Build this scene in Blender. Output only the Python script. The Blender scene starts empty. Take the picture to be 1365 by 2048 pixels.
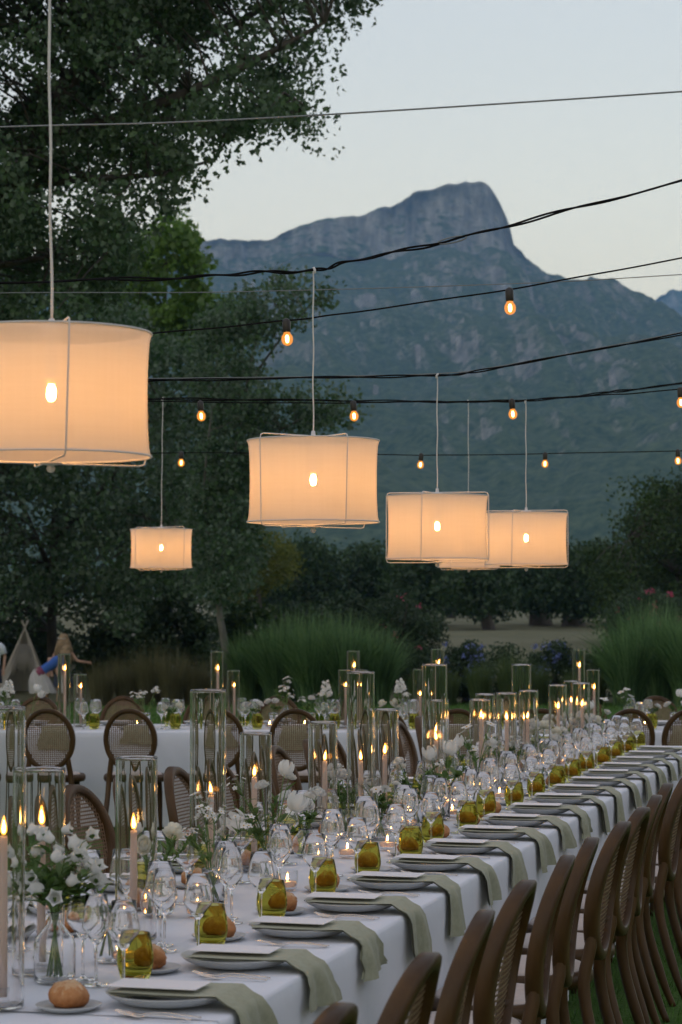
import bpy, math, random
import numpy as np
from mathutils import Vector, Matrix

R = math.radians
PI = math.pi
SC = bpy.context.scene
COL = SC.collection
random.seed(7)
RNG = np.random.default_rng(7)

# ------------------------------------------------------------------ camera
F_PX, CX, CY, PITCH, CAM_Z = 4600.0, 682.5, 1024.0, R(2.5), 1.70
cam = bpy.data.cameras.new('camera')
cam.sensor_fit = 'VERTICAL'
cam.sensor_height = 36.0
cam.sensor_width = 24.0
cam.lens = F_PX * 36.0 / 2048.0
cam.clip_start = 0.1
cam.clip_end = 20000
cam.dof.use_dof = True
cam.dof.focus_distance = 9.0
cam.dof.aperture_fstop = 7.5
cam_o = bpy.data.objects.new('camera', cam)
COL.objects.link(cam_o)
cam_o.location = (0, 0, CAM_Z)
cam_o.rotation_euler = (PI / 2 + PITCH, 0, 0)
SC.camera = cam_o

# ------------------------------------------------------------------ sky, light, exposure
SC.view_settings.view_transform = 'Standard'
SC.view_settings.look = 'None'
SC.view_settings.exposure = 2.1
SC.view_settings.gamma = 1.0
SC.view_settings.use_curve_mapping = False
cy = SC.cycles
cy.use_denoising = True
cy.max_bounces = 28
cy.transparent_max_bounces = 64
cy.transmission_bounces = 26
cy.glossy_bounces = 8
cy.diffuse_bounces = 4
cy.volume_bounces = 1
cy.sample_clamp_indirect = 4.0
cy.use_light_tree = True
cy.caustics_reflective = False
cy.caustics_refractive = True

SUN_EL, SUN_ROT = R(2.0), R(205)
world = bpy.data.worlds.new("World")
SC.world = world
world.use_nodes = True
wn, wl = world.node_tree.nodes, world.node_tree.links
bg = wn['Background']
sky = wn.new('ShaderNodeTexSky')
sky.sky_type = 'NISHITA'
sky.sun_disc = False
sky.sun_elevation = SUN_EL
sky.sun_rotation = SUN_ROT
hs = wn.new('ShaderNodeHueSaturation')
hs.inputs['Saturation'].default_value = 1.0
wl.new(sky.outputs[0], hs.inputs['Color'])
cap = wn.new('ShaderNodeMix')           # a hazy dusk: no direct glow brighter than the rest of the horizon
cap.data_type = 'RGBA'
cap.blend_type = 'DARKEN'
cap.inputs['Factor'].default_value = 1.0
cap.inputs['B'].default_value = (3.6, 3.4, 2.8, 1)
wl.new(hs.outputs[0], cap.inputs['A'])
veil = wn.new('ShaderNodeMix')
veil.data_type = 'RGBA'
veil.inputs['Factor'].default_value = 0.45
wtc = wn.new('ShaderNodeTexCoord')
wsep = wn.new('ShaderNodeSeparateXYZ')
wl.new(wtc.outputs['Generated'], wsep.inputs[0])
wmr = wn.new('ShaderNodeMapRange')      # dusk haze: paler and warmer towards the horizon all the way round
wmr.inputs['From Min'].default_value = 0.06
wmr.inputs['From Max'].default_value = 0.27
wmr.interpolation_type = 'SMOOTHSTEP'
wl.new(wsep.outputs[2], wmr.inputs['Value'])
wgr = wn.new('ShaderNodeMix')
wgr.data_type = 'RGBA'
wgr.inputs['A'].default_value = (3.35, 2.75, 2.3, 1)
wgr.inputs['B'].default_value = (1.95, 1.74, 1.84, 1)
wl.new(wmr.outputs[0], wgr.inputs['Factor'])
wl.new(wgr.outputs['Result'], veil.inputs['B'])
wl.new(cap.outputs['Result'], veil.inputs['A'])
wl.new(veil.outputs['Result'], bg.inputs['Color'])
bg.inputs['Strength'].default_value = 0.129
sun = bpy.data.lights.new('sun', 'SUN')
sun.energy = 0.02
sun.angle = R(40)
sun.color = (1.0, 0.93, 0.85)
sun_o = bpy.data.objects.new('sun', sun)
COL.objects.link(sun_o)
sun_o.location = (-20, -30, 30)
sun_o.rotation_euler = (R(90) - R(14), 0, -SUN_ROT + PI)

# ------------------------------------------------------------------ helpers
def P(px, py, Y):
    """world point seen at pixel (px, py) of the photograph at distance Y"""
    u, v = (px - CX) / F_PX, -(py - CY) / F_PX
    dy = math.cos(PITCH) - v * math.sin(PITCH)
    dz = math.sin(PITCH) + v * math.cos(PITCH)
    k = Y / dy
    return Vector((u * k, Y, CAM_Z + dz * k))


class MB:
    def __init__(s):
        s.v, s.f = [], []

    def add(s, verts, faces):
        o = len(s.v)
        s.v += [tuple(p) for p in verts]
        s.f += [tuple(i + o for i in f) for f in faces]
        return s

    def box(s, c, d, M=None):
        x, y, z = d[0] / 2, d[1] / 2, d[2] / 2
        vs = [Vector((c[0] + a * x, c[1] + b * y, c[2] + e * z)) for a in (-1, 1) for b in (-1, 1) for e in (-1, 1)]
        if M: vs = [M @ p for p in vs]
        return s.add(vs, [(0, 1, 3, 2), (4, 6, 7, 5), (0, 4, 5, 1), (2, 3, 7, 6), (0, 2, 6, 4), (1, 5, 7, 3)])

    def tube(s, pts, rad, n=6, closed=False, cap=True, flat=None):
        pts = [Vector(p) for p in pts]
        m = len(pts)
        rads = rad if isinstance(rad, (list, tuple)) else [rad] * m
        vs = []
        up = None
        for i, p in enumerate(pts):
            if closed:
                t = (pts[(i + 1) % m] - pts[i - 1])
            else:
                t = pts[min(i + 1, m - 1)] - pts[max(i - 1, 0)]
            if t.length < 1e-9: t = Vector((0, 0, 1))
            t.normalize()
            if up is None:
                up = Vector((0, 0, 1)) if abs(t.z) < 0.9 else Vector((1, 0, 0))
            a = up - t * up.dot(t)
            if a.length < 1e-6:
                a = t.orthogonal()
            a.normalize()
            up = a
            b = t.cross(a)
            for k in range(n):
                an = 2 * PI * (k + .5) / n
                r = rads[i]
                ca, sa = math.cos(an), math.sin(an)
                if flat:
                    vs.append(p + a * (ca * r * flat[0]) + b * (sa * r * flat[1]))
                else:
                    vs.append(p + a * (ca * r) + b * (sa * r))
        fs = []
        for i in range(m if closed else m - 1):
            j = (i + 1) % m
            for k in range(n):
                l = (k + 1) % n
                fs.append((i * n + k, i * n + l, j * n + l, j * n + k))
        if cap and not closed:
            fs.append(tuple(range(n - 1, -1, -1)))
            fs.append(tuple((m - 1) * n + k for k in range(n)))
        return s.add(vs, fs)

    def lathe(s, prof, n=16, c=(0, 0, 0), a0=0, sx=1, sy=1):
        vs, fs, rows = [], [], []
        for r, z in prof:
            if r < 1e-6:
                rows.append([len(vs)])
                vs.append((c[0], c[1], c[2] + z))
            else:
                st = len(vs)
                rows.append(list(range(st, st + n)))
                for k in range(n):
                    an = a0 + 2 * PI * k / n
                    vs.append((c[0] + r * sx * math.cos(an), c[1] + r * sy * math.sin(an), c[2] + z))
        for A, B in zip(rows[:-1], rows[1:]):
            for k in range(n):
                l = (k + 1) % n
                if len(A) == 1 and len(B) == 1: continue
                if len(A) == 1: fs.append((A[0], B[l], B[k]))
                elif len(B) == 1: fs.append((A[k], A[l], B[0]))
                else: fs.append((A[k], A[l], B[l], B[k]))
        return s.add(vs, fs)

    def grid(s, rows, closed=False):
        n = len(rows[0])
        vs = [p for r in rows for p in r]
        fs = []
        for i in range(len(rows) - 1):
            for k in range(n if closed else n - 1):
                l = (k + 1) % n
                fs.append((i * n + k, i * n + l, (i + 1) * n + l, (i + 1) * n + k))
        return s.add(vs, fs)

    def merge(s, other, M):
        return s.add([M @ Vector(p) for p in other.v], other.f)

    def mesh(s, name, smooth=True):
        me = bpy.data.meshes.new(name)
        me.from_pydata(s.v, [], s.f)
        if smooth and len(me.polygons):
            me.polygons.foreach_set('use_smooth', [True] * len(me.polygons))
        me.update()
        return me


def np_mesh(name, V, Q, tint=None, smooth=False):
    me = bpy.data.meshes.new(name)
    k = Q.shape[1]
    me.vertices.add(len(V))
    me.vertices.foreach_set('co', np.ascontiguousarray(V, dtype=np.float32).ravel())
    me.loops.add(Q.size)
    me.loops.foreach_set('vertex_index', np.ascontiguousarray(Q, dtype=np.int32).ravel())
    me.polygons.add(len(Q))
    me.polygons.foreach_set('loop_start', np.arange(0, Q.size, k, dtype=np.int32))
    if smooth:
        me.polygons.foreach_set('use_smooth', np.ones(len(Q), dtype=bool))
    if tint is not None:
        at = me.attributes.new('tint', 'FLOAT', 'FACE')
        at.data.foreach_set('value', np.ascontiguousarray(tint, dtype=np.float32))
    me.update(calc_edges=True)
    me.validate()
    return me


def obj(name, me, m=None, parent=None, loc=None):
    if isinstance(me, MB):
        me = me.mesh(name)
    if m is not None and len(me.materials) == 0:
        me.materials.append(m)
    o = bpy.data.objects.new(name, me)
    COL.objects.link(o)
    if parent: o.parent = parent
    if loc is not None: o.location = loc
    return o


def tag(o, label, cat, group=None, kind=None):
    o['label'] = label
    o['category'] = cat
    if group: o['group'] = group
    if kind: o['kind'] = kind
    return o


def empty(name, label=None, cat=None, group=None, loc=(0, 0, 0), rz=0.0):
    o = bpy.data.objects.new(name, None)
    COL.objects.link(o)
    o.location = loc
    o.rotation_euler = (0, 0, rz)
    o.empty_display_size = 0.05
    if label: tag(o, label, cat, group)
    return o


def dup(o, parent=None):
    c = o.copy()
    COL.objects.link(c)
    if parent: c.parent = parent
    for ch in CHILD.get(o.name, None) or kids(o):
        dup(ch, c)
    return c


CHILD = {}
def kids(o):
    CHILD[o.name] = list(o.children)
    return CHILD[o.name]


USED = set()
def place(proto, M, label, group):
    """the first use moves the prototype itself, later ones copy it with its parts"""
    if proto.name in USED:
        o = dup(proto)
    else:
        kids(proto)
        USED.add(proto.name)
        o = proto
    o.matrix_world = M
    o['label'] = label
    o['group'] = group
    return o


def structure(o):
    o['kind'] = 'structure'
    return o


ORD = ['first', 'second', 'third', 'fourth', 'fifth', 'sixth', 'seventh', 'eighth', 'ninth', 'tenth', 'eleventh', 'twelfth',
       'thirteenth', 'fourteenth', 'fifteenth', 'sixteenth', 'seventeenth', 'eighteenth', 'nineteenth', 'twentieth', 'twenty-first',
       'twenty-second', 'twenty-third', 'twenty-fourth']

# ------------------------------------------------------------------ noise for shapes
def vnoise(x, y, seed=0):
    rg = np.random.default_rng(seed)
    T = rg.random((256, 256)).astype(np.float32)
    xi, yi = np.floor(x).astype(int), np.floor(y).astype(int)
    fx, fy = x - xi, y - yi
    fx, fy = fx * fx * (3 - 2 * fx), fy * fy * (3 - 2 * fy)
    g = lambda a, b: T[a % 256, b % 256]
    return (g(xi, yi) * (1 - fx) + g(xi + 1, yi) * fx) * (1 - fy) + (g(xi, yi + 1) * (1 - fx) + g(xi + 1, yi + 1) * fx) * fy


def fbm(x, y, oct=5, seed=0, gain=.5):
    r, a, t = 0, 1, 0
    for i in range(oct):
        r = r + a * vnoise(x * 2 ** i + 17.3 * i, y * 2 ** i - 9.1 * i, seed + i)
        t += a
        a *= gain
    return r / t

# ------------------------------------------------------------------ materials
def new_mat(name):
    m = bpy.data.materials.new(name)
    m.use_nodes = True
    nt = m.node_tree
    for n in list(nt.nodes): nt.nodes.remove(n)
    out = nt.nodes.new('ShaderNodeOutputMaterial')
    return m, nt, out


def N(nt, t, **kw):
    n = nt.nodes.new(t)
    for k, v in kw.items():
        if k.startswith('_'): setattr(n, k[1:], v)
        else: n.inputs[k.replace('__', ' ')].default_value = v
    return n


def ramp(nt, fac, stops):
    r = nt.nodes.new('ShaderNodeValToRGB')
    e = r.color_ramp.elements
    while len(e) < len(stops): e.new(0.5)
    for i, (p, c) in enumerate(stops):
        e[i].position = p
        e[i].color = (*c, 1) if len(c) == 3 else c
    nt.links.new(fac, r.inputs[0])
    return r.outputs[0]


def pbr(name, c1, c2=None, rough=.6, scale=8, detail=6, metal=0, spec=.5, bump=0, bump_scale=None, stretch=None, coat=0, subs=0, coords='Object', dist=0.01, sheen=0):
    m, nt, out = new_mat(name)
    b = N(nt, 'ShaderNodeBsdfPrincipled', Roughness=rough, Metallic=metal)
    b.inputs['Specular IOR Level'].default_value = spec
    b.inputs['Coat Weight'].default_value = coat
    b.inputs['Sheen Weight'].default_value = sheen
    nt.links.new(b.outputs[0], out.inputs[0])
    if c2 is None:
        b.inputs['Base Color'].default_value = (*c1, 1)
    tc = nt.nodes.new('ShaderNodeTexCoord')
    src = tc.outputs[coords]
    if stretch:
        mp = nt.nodes.new('ShaderNodeMapping')
        mp.inputs['Scale'].default_value = stretch
        nt.links.new(src, mp.inputs[0])
        src = mp.outputs[0]
    if c2 is not None:
        nz = N(nt, 'ShaderNodeTexNoise', Scale=scale, Detail=detail, Roughness=.6)
        nt.links.new(src, nz.inputs['Vector'])
        nt.links.new(ramp(nt, nz.outputs[0], [(.32, c1), (.68, c2)]), b.inputs['Base Color'])
    if bump:
        nb = N(nt, 'ShaderNodeTexNoise', Scale=bump_scale or scale, Detail=4)
        nt.links.new(src, nb.inputs['Vector'])
        bp = N(nt, 'ShaderNodeBump', Strength=bump, Distance=dist)
        nt.links.new(nb.outputs[0], bp.inputs['Height'])
        nt.links.new(bp.outputs[0], b.inputs['Normal'])
    return m


def thin(name, c1, c2, trans=.4, scale=3, back=None, rough=.5, gloss=.04, tint_attr=True):
    """leaf, petal or cloth: diffuse front, light passing through, a slight gloss"""
    m, nt, out = new_mat(name)
    if tint_attr:
        at = nt.nodes.new('ShaderNodeAttribute')
        at.attribute_name = 'tint'
        fac = at.outputs['Fac']
    else:
        nz = N(nt, 'ShaderNodeTexNoise', Scale=scale, Detail=4)
        tc = nt.nodes.new('ShaderNodeTexCoord')
        nt.links.new(tc.outputs['Object'], nz.inputs['Vector'])
        fac = nz.outputs[0]
    col = ramp(nt, fac, [(.15, c1), (.85, c2)])
    if back:
        ge = nt.nodes.new('ShaderNodeNewGeometry')
        mx = nt.nodes.new('ShaderNodeMix')
        mx.data_type = 'RGBA'
        nt.links.new(ge.outputs['Backfacing'], mx.inputs['Factor'])
        nt.links.new(col, mx.inputs['A'])
        mx.inputs['B'].default_value = (*back, 1)
        col = mx.outputs['Result']
    d = nt.nodes.new('ShaderNodeBsdfDiffuse')
    t = nt.nodes.new('ShaderNodeBsdfTranslucent')
    nt.links.new(col, d.inputs[0])
    nt.links.new(col, t.inputs[0])
    mix = N(nt, 'ShaderNodeMixShader', Fac=trans)
    nt.links.new(d.outputs[0], mix.inputs[1])
    nt.links.new(t.outputs[0], mix.inputs[2])
    g = N(nt, 'ShaderNodeBsdfGlossy', Roughness=rough)
    m2 = N(nt, 'ShaderNodeMixShader', Fac=gloss)
    nt.links.new(mix.outputs[0], m2.inputs[1])
    nt.links.new(g.outputs[0], m2.inputs[2])
    nt.links.new(m2.outputs[0], out.inputs[0])
    return m


def thin_glass(name, tint=(.985, .985, .985), ior=1.5, rough=0.0, floor=0.0):
    """blown glass a millimetre or two thick: passes light straight on, mirrors by Fresnel"""
    m, nt, out = new_mat(name)
    t = nt.nodes.new('ShaderNodeBsdfTransparent')
    t.inputs[0].default_value = (*tint, 1)
    g = N(nt, 'ShaderNodeBsdfGlossy', Roughness=rough)
    mix = nt.nodes.new('ShaderNodeMixShader')
    ge = nt.nodes.new('ShaderNodeNewGeometry')           # Schlick, the same from both sides of the wall
    dt = N(nt, 'ShaderNodeVectorMath', _operation='DOT_PRODUCT')
    nt.links.new(ge.outputs['Normal'], dt.inputs[0])
    nt.links.new(ge.outputs['Incoming'], dt.inputs[1])
    ab = N(nt, 'ShaderNodeMath', _operation='ABSOLUTE')
    nt.links.new(dt.outputs['Value'], ab.inputs[0])
    iv = N(nt, 'ShaderNodeMath', _operation='SUBTRACT')
    iv.inputs[0].default_value = 1.0
    nt.links.new(ab.outputs[0], iv.inputs[1])
    pw = N(nt, 'ShaderNodeMath', _operation='POWER')
    nt.links.new(iv.outputs[0], pw.inputs[0])
    pw.inputs[1].default_value = 5.0
    f0 = max(((ior - 1) / (ior + 1)) ** 2, floor)
    mm = N(nt, 'ShaderNodeMath', _operation='MULTIPLY_ADD', _use_clamp=True)
    nt.links.new(pw.outputs[0], mm.inputs[0])
    mm.inputs[1].default_value = 1 - f0
    mm.inputs[2].default_value = f0
    nt.links.new(mm.outputs[0], mix.inputs[0])
    nt.links.new(t.outputs[0], mix.inputs[1])
    nt.links.new(g.outputs[0], mix.inputs[2])
    nt.links.new(mix.outputs[0], out.inputs[0])
    return m


def solid_glass(name, col=(1, 1, 1), rough=0, ior=1.5):
    m, nt, out = new_mat(name)
    g = N(nt, 'ShaderNodeBsdfGlass', Roughness=rough, IOR=ior)
    g.inputs[0].default_value = (*col, 1)
    nt.links.new(g.outputs[0], out.inputs[0])
    return m


def emit(name, col, s, transp=0):
    m, nt, out = new_mat(name)
    e = N(nt, 'ShaderNodeEmission', Strength=s)
    e.inputs[0].default_value = (*col, 1)
    if transp:
        t = nt.nodes.new('ShaderNodeBsdfTransparent')
        mix = N(nt, 'ShaderNodeMixShader', Fac=transp)
        nt.links.new(e.outputs[0], mix.inputs[1])
        nt.links.new(t.outputs[0], mix.inputs[2])
        nt.links.new(mix.outputs[0], out.inputs[0])
    else:
        nt.links.new(e.outputs[0], out.inputs[0])
    return m


M = {}
M['cloth'] = pbr('cloth', (.64, .68, .745), (.70, .74, .80), .85, 3, bump=.25, bump_scale=5, dist=.02, sheen=.1)
M['napkin'] = pbr('sage_linen', (.26, .275, .185), (.32, .335, .235), .9, 60, bump=.3, bump_scale=300, dist=.001, sheen=.15)
M['card'] = pbr('card', (.76, .75, .76), None, .7)
M['plate'] = pbr('stoneware', (.43, .45, .455), (.48, .50, .505), .32, 20, spec=.4)
M['steel'] = pbr('flatware', (.72, .68, .62), None, .25, metal=1)
def bread_material():
    m, nt, out = new_mat('bread_crust')
    b = N(nt, 'ShaderNodeBsdfPrincipled', Roughness=.7)
    b.inputs['Specular IOR Level'].default_value = .3
    tc = nt.nodes.new('ShaderNodeTexCoord')
    sp = nt.nodes.new('ShaderNodeSeparateXYZ')
    nt.links.new(tc.outputs['Object'], sp.inputs[0])
    n1 = N(nt, 'ShaderNodeTexNoise', Scale=38, Detail=7, Roughness=.7)
    nt.links.new(tc.outputs['Object'], n1.inputs['Vector'])
    ma = N(nt, 'ShaderNodeMath', _operation='MULTIPLY_ADD')       # flour lies on the top of the roll
    nt.links.new(sp.outputs[2], ma.inputs[0])
    ma.inputs[1].default_value = 9.0
    nt.links.new(n1.outputs[0], ma.inputs[2])
    nt.links.new(ramp(nt, ma.outputs[0], [(.40, (.17, .055, .015)), (.64, (.34, .135, .045)), (.9, (.44, .21, .085)), (1.0, (.52, .34, .19))]), b.inputs['Base Color'])
    n2 = N(nt, 'ShaderNodeTexNoise', Scale=110, Detail=5)
    nt.links.new(tc.outputs['Object'], n2.inputs['Vector'])
    bp = N(nt, 'ShaderNodeBump', Strength=.7, Distance=.004)
    nt.links.new(n2.outputs[0], bp.inputs['Height'])
    nt.links.new(bp.outputs[0], b.inputs['Normal'])
    nt.links.new(b.outputs[0], out.inputs[0])
    return m


M['bread'] = bread_material()
M['crumb'] = pbr('bread_flour', (.50, .35, .20), (.62, .48, .32), .8, 50, bump=.4, dist=.002)
M['wood'] = pbr('chair_wood', (.038, .019, .006), (.082, .044, .016), .42, 9, stretch=(1, 1, .25), bump=.15, bump_scale=40, dist=.002, spec=.25)
M['cane'] = pbr('cane', (.15, .09, .05), (.23, .145, .085), .5, 30)
M['pad'] = pbr('seat_pad', (.50, .45, .42), (.56, .51, .48), .9, 40, bump=.2, bump_scale=200, dist=.001)
M['wax'] = thin('candle_wax', (.92, .77, .67), (.93, .80, .71), .5, 3, tint_attr=False, gloss=.03)
M['wick'] = pbr('wick', (.02, .015, .012), None, .9)
M['flame'] = emit('flame_glow', (1.0, .34, .04), 1.6, .45)
M['core'] = emit('flame_core', (1.0, .53, .15), 75.0)
M['glass'] = thin_glass('clear_glass', (.975, .98, .985), 1.55)
M['hurr'] = thin_glass('cylinder_glass', (.955, .955, .95), 1.6, floor=.055)
M['stem'] = solid_glass('stem_glass')
M['amber'] = solid_glass('olive_glass', (.835, .825, .50), 0, 1.22)
M['clear'] = solid_glass('wine_glass_crystal', (.995, .995, .995), 0, 1.5)
M['cyl'] = solid_glass('thick_cylinder_glass', (.985, .98, .978), 0, 1.5)
M['petal'] = thin('white_petal', (.74, .75, .72), (.82, .82, .80), .35, 30, tint_attr=False, gloss=.02)
M['cream'] = thin('cream_petal', (.72, .70, .56), (.84, .83, .76), .35, 25, tint_attr=False, gloss=.02)
M['yellow'] = pbr('flower_eye', (.55, .36, .03), None, .8)
M['fl_leaf'] = thin('bouquet_leaf', (.06, .13, .028), (.15, .25, .06), .35, 25, tint_attr=False, gloss=.05)
M['fl_stem'] = pbr('flower_stem', (.10, .18, .05), (.15, .24, .07), .55, 20)
M['wire_white'] = pbr('white_wire', (.62, .60, .58), None, .45)
M['cable'] = pbr('black_cable', (.004, .004, .005), None, .7, spec=.15)
M['steel_wire'] = pbr('wire_rope', (.22, .24, .25), None, .4, metal=.7)
M['socket'] = pbr('black_socket', (.02, .017, .015), None, .4)
M['bulb_glass'] = emit('glowing_bulb_glass', (1.0, .34, .05), .32, .55)
M['filament'] = emit('filament', (1.0, .50, .13), 7.0)
M['lampbulb'] = emit('lamp_bulb', (1.0, .44, .10), 92.0)
M['bark'] = pbr('bark', (.045, .038, .032), (.11, .10, .085), .9, 6, stretch=(1, 1, .3), bump=.6, bump_scale=14, dist=.03)
M['bark_pale'] = pbr('pale_bark', (.10, .10, .085), (.19, .185, .16), .9, 6, stretch=(1, 1, .4), bump=.4, dist=.02)
M['poplar'] = thin('poplar_leaf', (.045, .095, .036), (.115, .20, .085), .42, back=(.135, .20, .125), gloss=.025)
M['poplar_far'] = thin('silver_leaf', (.042, .092, .036), (.115, .205, .09), .42, back=(.155, .22, .15), gloss=.02)
M['plane'] = thin('plane_leaf', (.07, .155, .02), (.16, .29, .05), .48, gloss=.04)
M['bushy'] = thin('bushy_leaf', (.02, .045, .012), (.06, .11, .028), .35, gloss=.03)
M['carob'] = thin('carob_leaf', (.016, .042, .012), (.045, .095, .028), .25, gloss=.04)
M['yellowish'] = thin('yellow_green_leaf', (.08, .11, .015), (.16, .18, .03), .4, gloss=.03)
M['shrub'] = thin('shrub_leaf', (.02, .05, .018), (.055, .105, .04), .3, gloss=.05)
M['pampas'] = thin('reed_blade', (.055, .13, .04), (.20, .34, .13), .4, gloss=.04)
M['feather'] = thin('feather_grass', (.10, .105, .045), (.22, .20, .10), .35, gloss=.02)
M['lightgrass'] = thin('soft_grass', (.06, .10, .03), (.14, .20, .07), .35, gloss=.03)
M['lawn_blade'] = thin('lawn_blade', (.05, .12, .02), (.11, .23, .045), .3, gloss=.02)
M['blue'] = thin('blue_petal', (.13, .17, .42), (.24, .30, .62), .3, gloss=.02)
M['pink'] = thin('pink_petal', (.42, .06, .12), (.55, .12, .2), .3, gloss=.02)
M['whitefl'] = thin('shrub_white_petal', (.5, .52, .5), (.7, .7, .68), .3, gloss=.02)
M['skin'] = pbr('skin', (.42, .25, .17), (.47, .29, .21), .55, 8)
M['hair'] = pbr('blond_hair', (.20, .135, .07), (.36, .26, .14), .5, 40, stretch=(6, 6, .6))
M['hair_dark'] = pbr('brown_hair', (.07, .045, .03), (.12, .08, .05), .5, 40, stretch=(6, 6, .6))
M['shirt'] = pbr('white_shirt', (.55, .62, .70), (.62, .69, .76), .9, 6)
M['navy'] = pbr('navy_cotton', (.025, .035, .06), (.04, .05, .08), .9, 6)
M['rust'] = pbr('rust_cotton', (.10, .03, .03), (.14, .05, .05), .9, 6)
M['bluetop'] = pbr('blue_cotton', (.03, .10, .38), (.05, .14, .46), .85, 6)
M['sash'] = pbr('purple_sash', (.12, .03, .09), (.26, .05, .08), .8, 6)
M['skirt'] = pbr('pale_skirt', (.42, .42, .40), (.52, .50, .50), .9, 6)
M['canvas'] = thin('teepee_canvas', (.40, .38, .33), (.48, .46, .41), .25, 5, tint_attr=False, gloss=.01)
M['pole'] = pbr('teepee_pole', (.42, .38, .32), (.5, .46, .4), .7, 6)


def ground_material(name, stops, scale, fine, bump):
    m, nt, out = new_mat(name)
    b = N(nt, 'ShaderNodeBsdfPrincipled', Roughness=.95)
    b.inputs['Specular IOR Level'].default_value = .15
    tc = nt.nodes.new('ShaderNodeTexCoord')
    n1 = N(nt, 'ShaderNodeTexNoise', Scale=scale, Detail=8, Roughness=.65)
    n2 = N(nt, 'ShaderNodeTexNoise', Scale=fine, Detail=4)
    for n in (n1, n2): nt.links.new(tc.outputs['Object'], n.inputs['Vector'])
    mx = N(nt, 'ShaderNodeMix', Factor=.45)
    nt.links.new(n1.outputs[0], mx.inputs['A'])
    nt.links.new(n2.outputs[0], mx.inputs['B'])
    nt.links.new(ramp(nt, mx.outputs[0], stops), b.inputs['Base Color'])
    bp = N(nt, 'ShaderNodeBump', Strength=bump, Distance=.04)
    nt.links.new(n2.outputs[0], bp.inputs['Height'])
    nt.links.new(bp.outputs[0], b.inputs['Normal'])
    nt.links.new(b.outputs[0], out.inputs[0])
    return m


M['lawn'] = ground_material('lawn', [(.3, (.04, .085, .018)), (.55, (.075, .15, .03)), (.75, (.10, .19, .04))], .8, 40, .8)
M['field'] = ground_material('dry_field', [(.3, (.075, .085, .04)), (.55, (.145, .145, .085)), (.75, (.21, .20, .13))], .12, 2.5, .8)


def rock_material(name, rock1, rock2, scrub1, scrub2, sc=1.0):
    m, nt, out = new_mat(name)
    b = N(nt, 'ShaderNodeBsdfPrincipled', Roughness=.95)
    b.inputs['Specular IOR Level'].default_value = .1
    tc = nt.nodes.new('ShaderNodeTexCoord')
    ge = nt.nodes.new('ShaderNodeNewGeometry')
    sep = nt.nodes.new('ShaderNodeSeparateXYZ')
    nt.links.new(ge.outputs['True Normal'], sep.inputs[0])
    n1 = N(nt, 'ShaderNodeTexNoise', Scale=.012 * sc, Detail=9, Roughness=.68)
    n2 = N(nt, 'ShaderNodeTexNoise', Scale=.05 * sc, Detail=6, Roughness=.7)
    n3 = N(nt, 'ShaderNodeTexNoise', Scale=.16 * sc, Detail=5, Roughness=.7)
    for n in (n1, n2, n3): nt.links.new(tc.outputs['Object'], n.inputs['Vector'])
    smp = nt.nodes.new('ShaderNodeMapping')
    smp.inputs['Scale'].default_value = (.09 * sc, .03 * sc, .014 * sc)
    nt.links.new(tc.outputs['Object'], smp.inputs[0])
    n4 = N(nt, 'ShaderNodeTexNoise', Scale=1.0, Detail=7, Roughness=.72)
    nt.links.new(smp.outputs[0], n4.inputs['Vector'])
    rmx = N(nt, 'ShaderNodeMix', Factor=.62)
    nt.links.new(n2.outputs[0], rmx.inputs['A'])
    nt.links.new(n4.outputs[0], rmx.inputs['B'])
    rk = ramp(nt, rmx.outputs[0], [(.36, rock1), (.62, rock2)])
    sb = ramp(nt, n3.outputs[0], [(.35, scrub1), (.65, scrub2)])
    # rock where steep, and in patches broken by noise
    a = N(nt, 'ShaderNodeMath', _operation='MULTIPLY_ADD')      # (1 - nz) * k + noise
    nt.links.new(sep.outputs[2], a.inputs[0])
    a.inputs[1].default_value = -1.04
    nt.links.new(n1.outputs[0], a.inputs[2])
    psep = nt.nodes.new('ShaderNodeSeparateXYZ')                 # woods take over lower down
    nt.links.new(tc.outputs['Object'], psep.inputs[0])
    hgt = N(nt, 'ShaderNodeMapRange')
    hgt.inputs['From Min'].default_value = 40
    hgt.inputs['From Max'].default_value = 330
    hgt.inputs['To Min'].default_value = -.22
    hgt.inputs['To Max'].default_value = .06
    nt.links.new(psep.outputs[2], hgt.inputs['Value'])
    ah = N(nt, 'ShaderNodeMath', _operation='ADD')
    nt.links.new(a.outputs[0], ah.inputs[0])
    nt.links.new(hgt.outputs[0], ah.inputs[1])
    a = ah
    a2 = N(nt, 'ShaderNodeMath', _operation='MULTIPLY_ADD')
    nt.links.new(n3.outputs[0], a2.inputs[0])
    a2.inputs[1].default_value = .70
    nt.links.new(a.outputs[0], a2.inputs[2])
    f = ramp(nt, a2.outputs[0], [(.0, (0, 0, 0)), (.42, (1, 1, 1))])
    mx = nt.nodes.new('ShaderNodeMix')
    mx.data_type = 'RGBA'
    nt.links.new(f, mx.inputs['Factor'])
    nt.links.new(sb, mx.inputs['A'])
    nt.links.new(rk, mx.inputs['B'])
    nt.links.new(mx.outputs['Result'], b.inputs['Base Color'])
    nt.links.new(b.outputs[0], out.inputs[0])
    return m


M['rock'] = rock_material('mountain', (.07, .075, .068), (.36, .36, .33), (.022, .046, .018), (.095, .13, .06))


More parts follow.
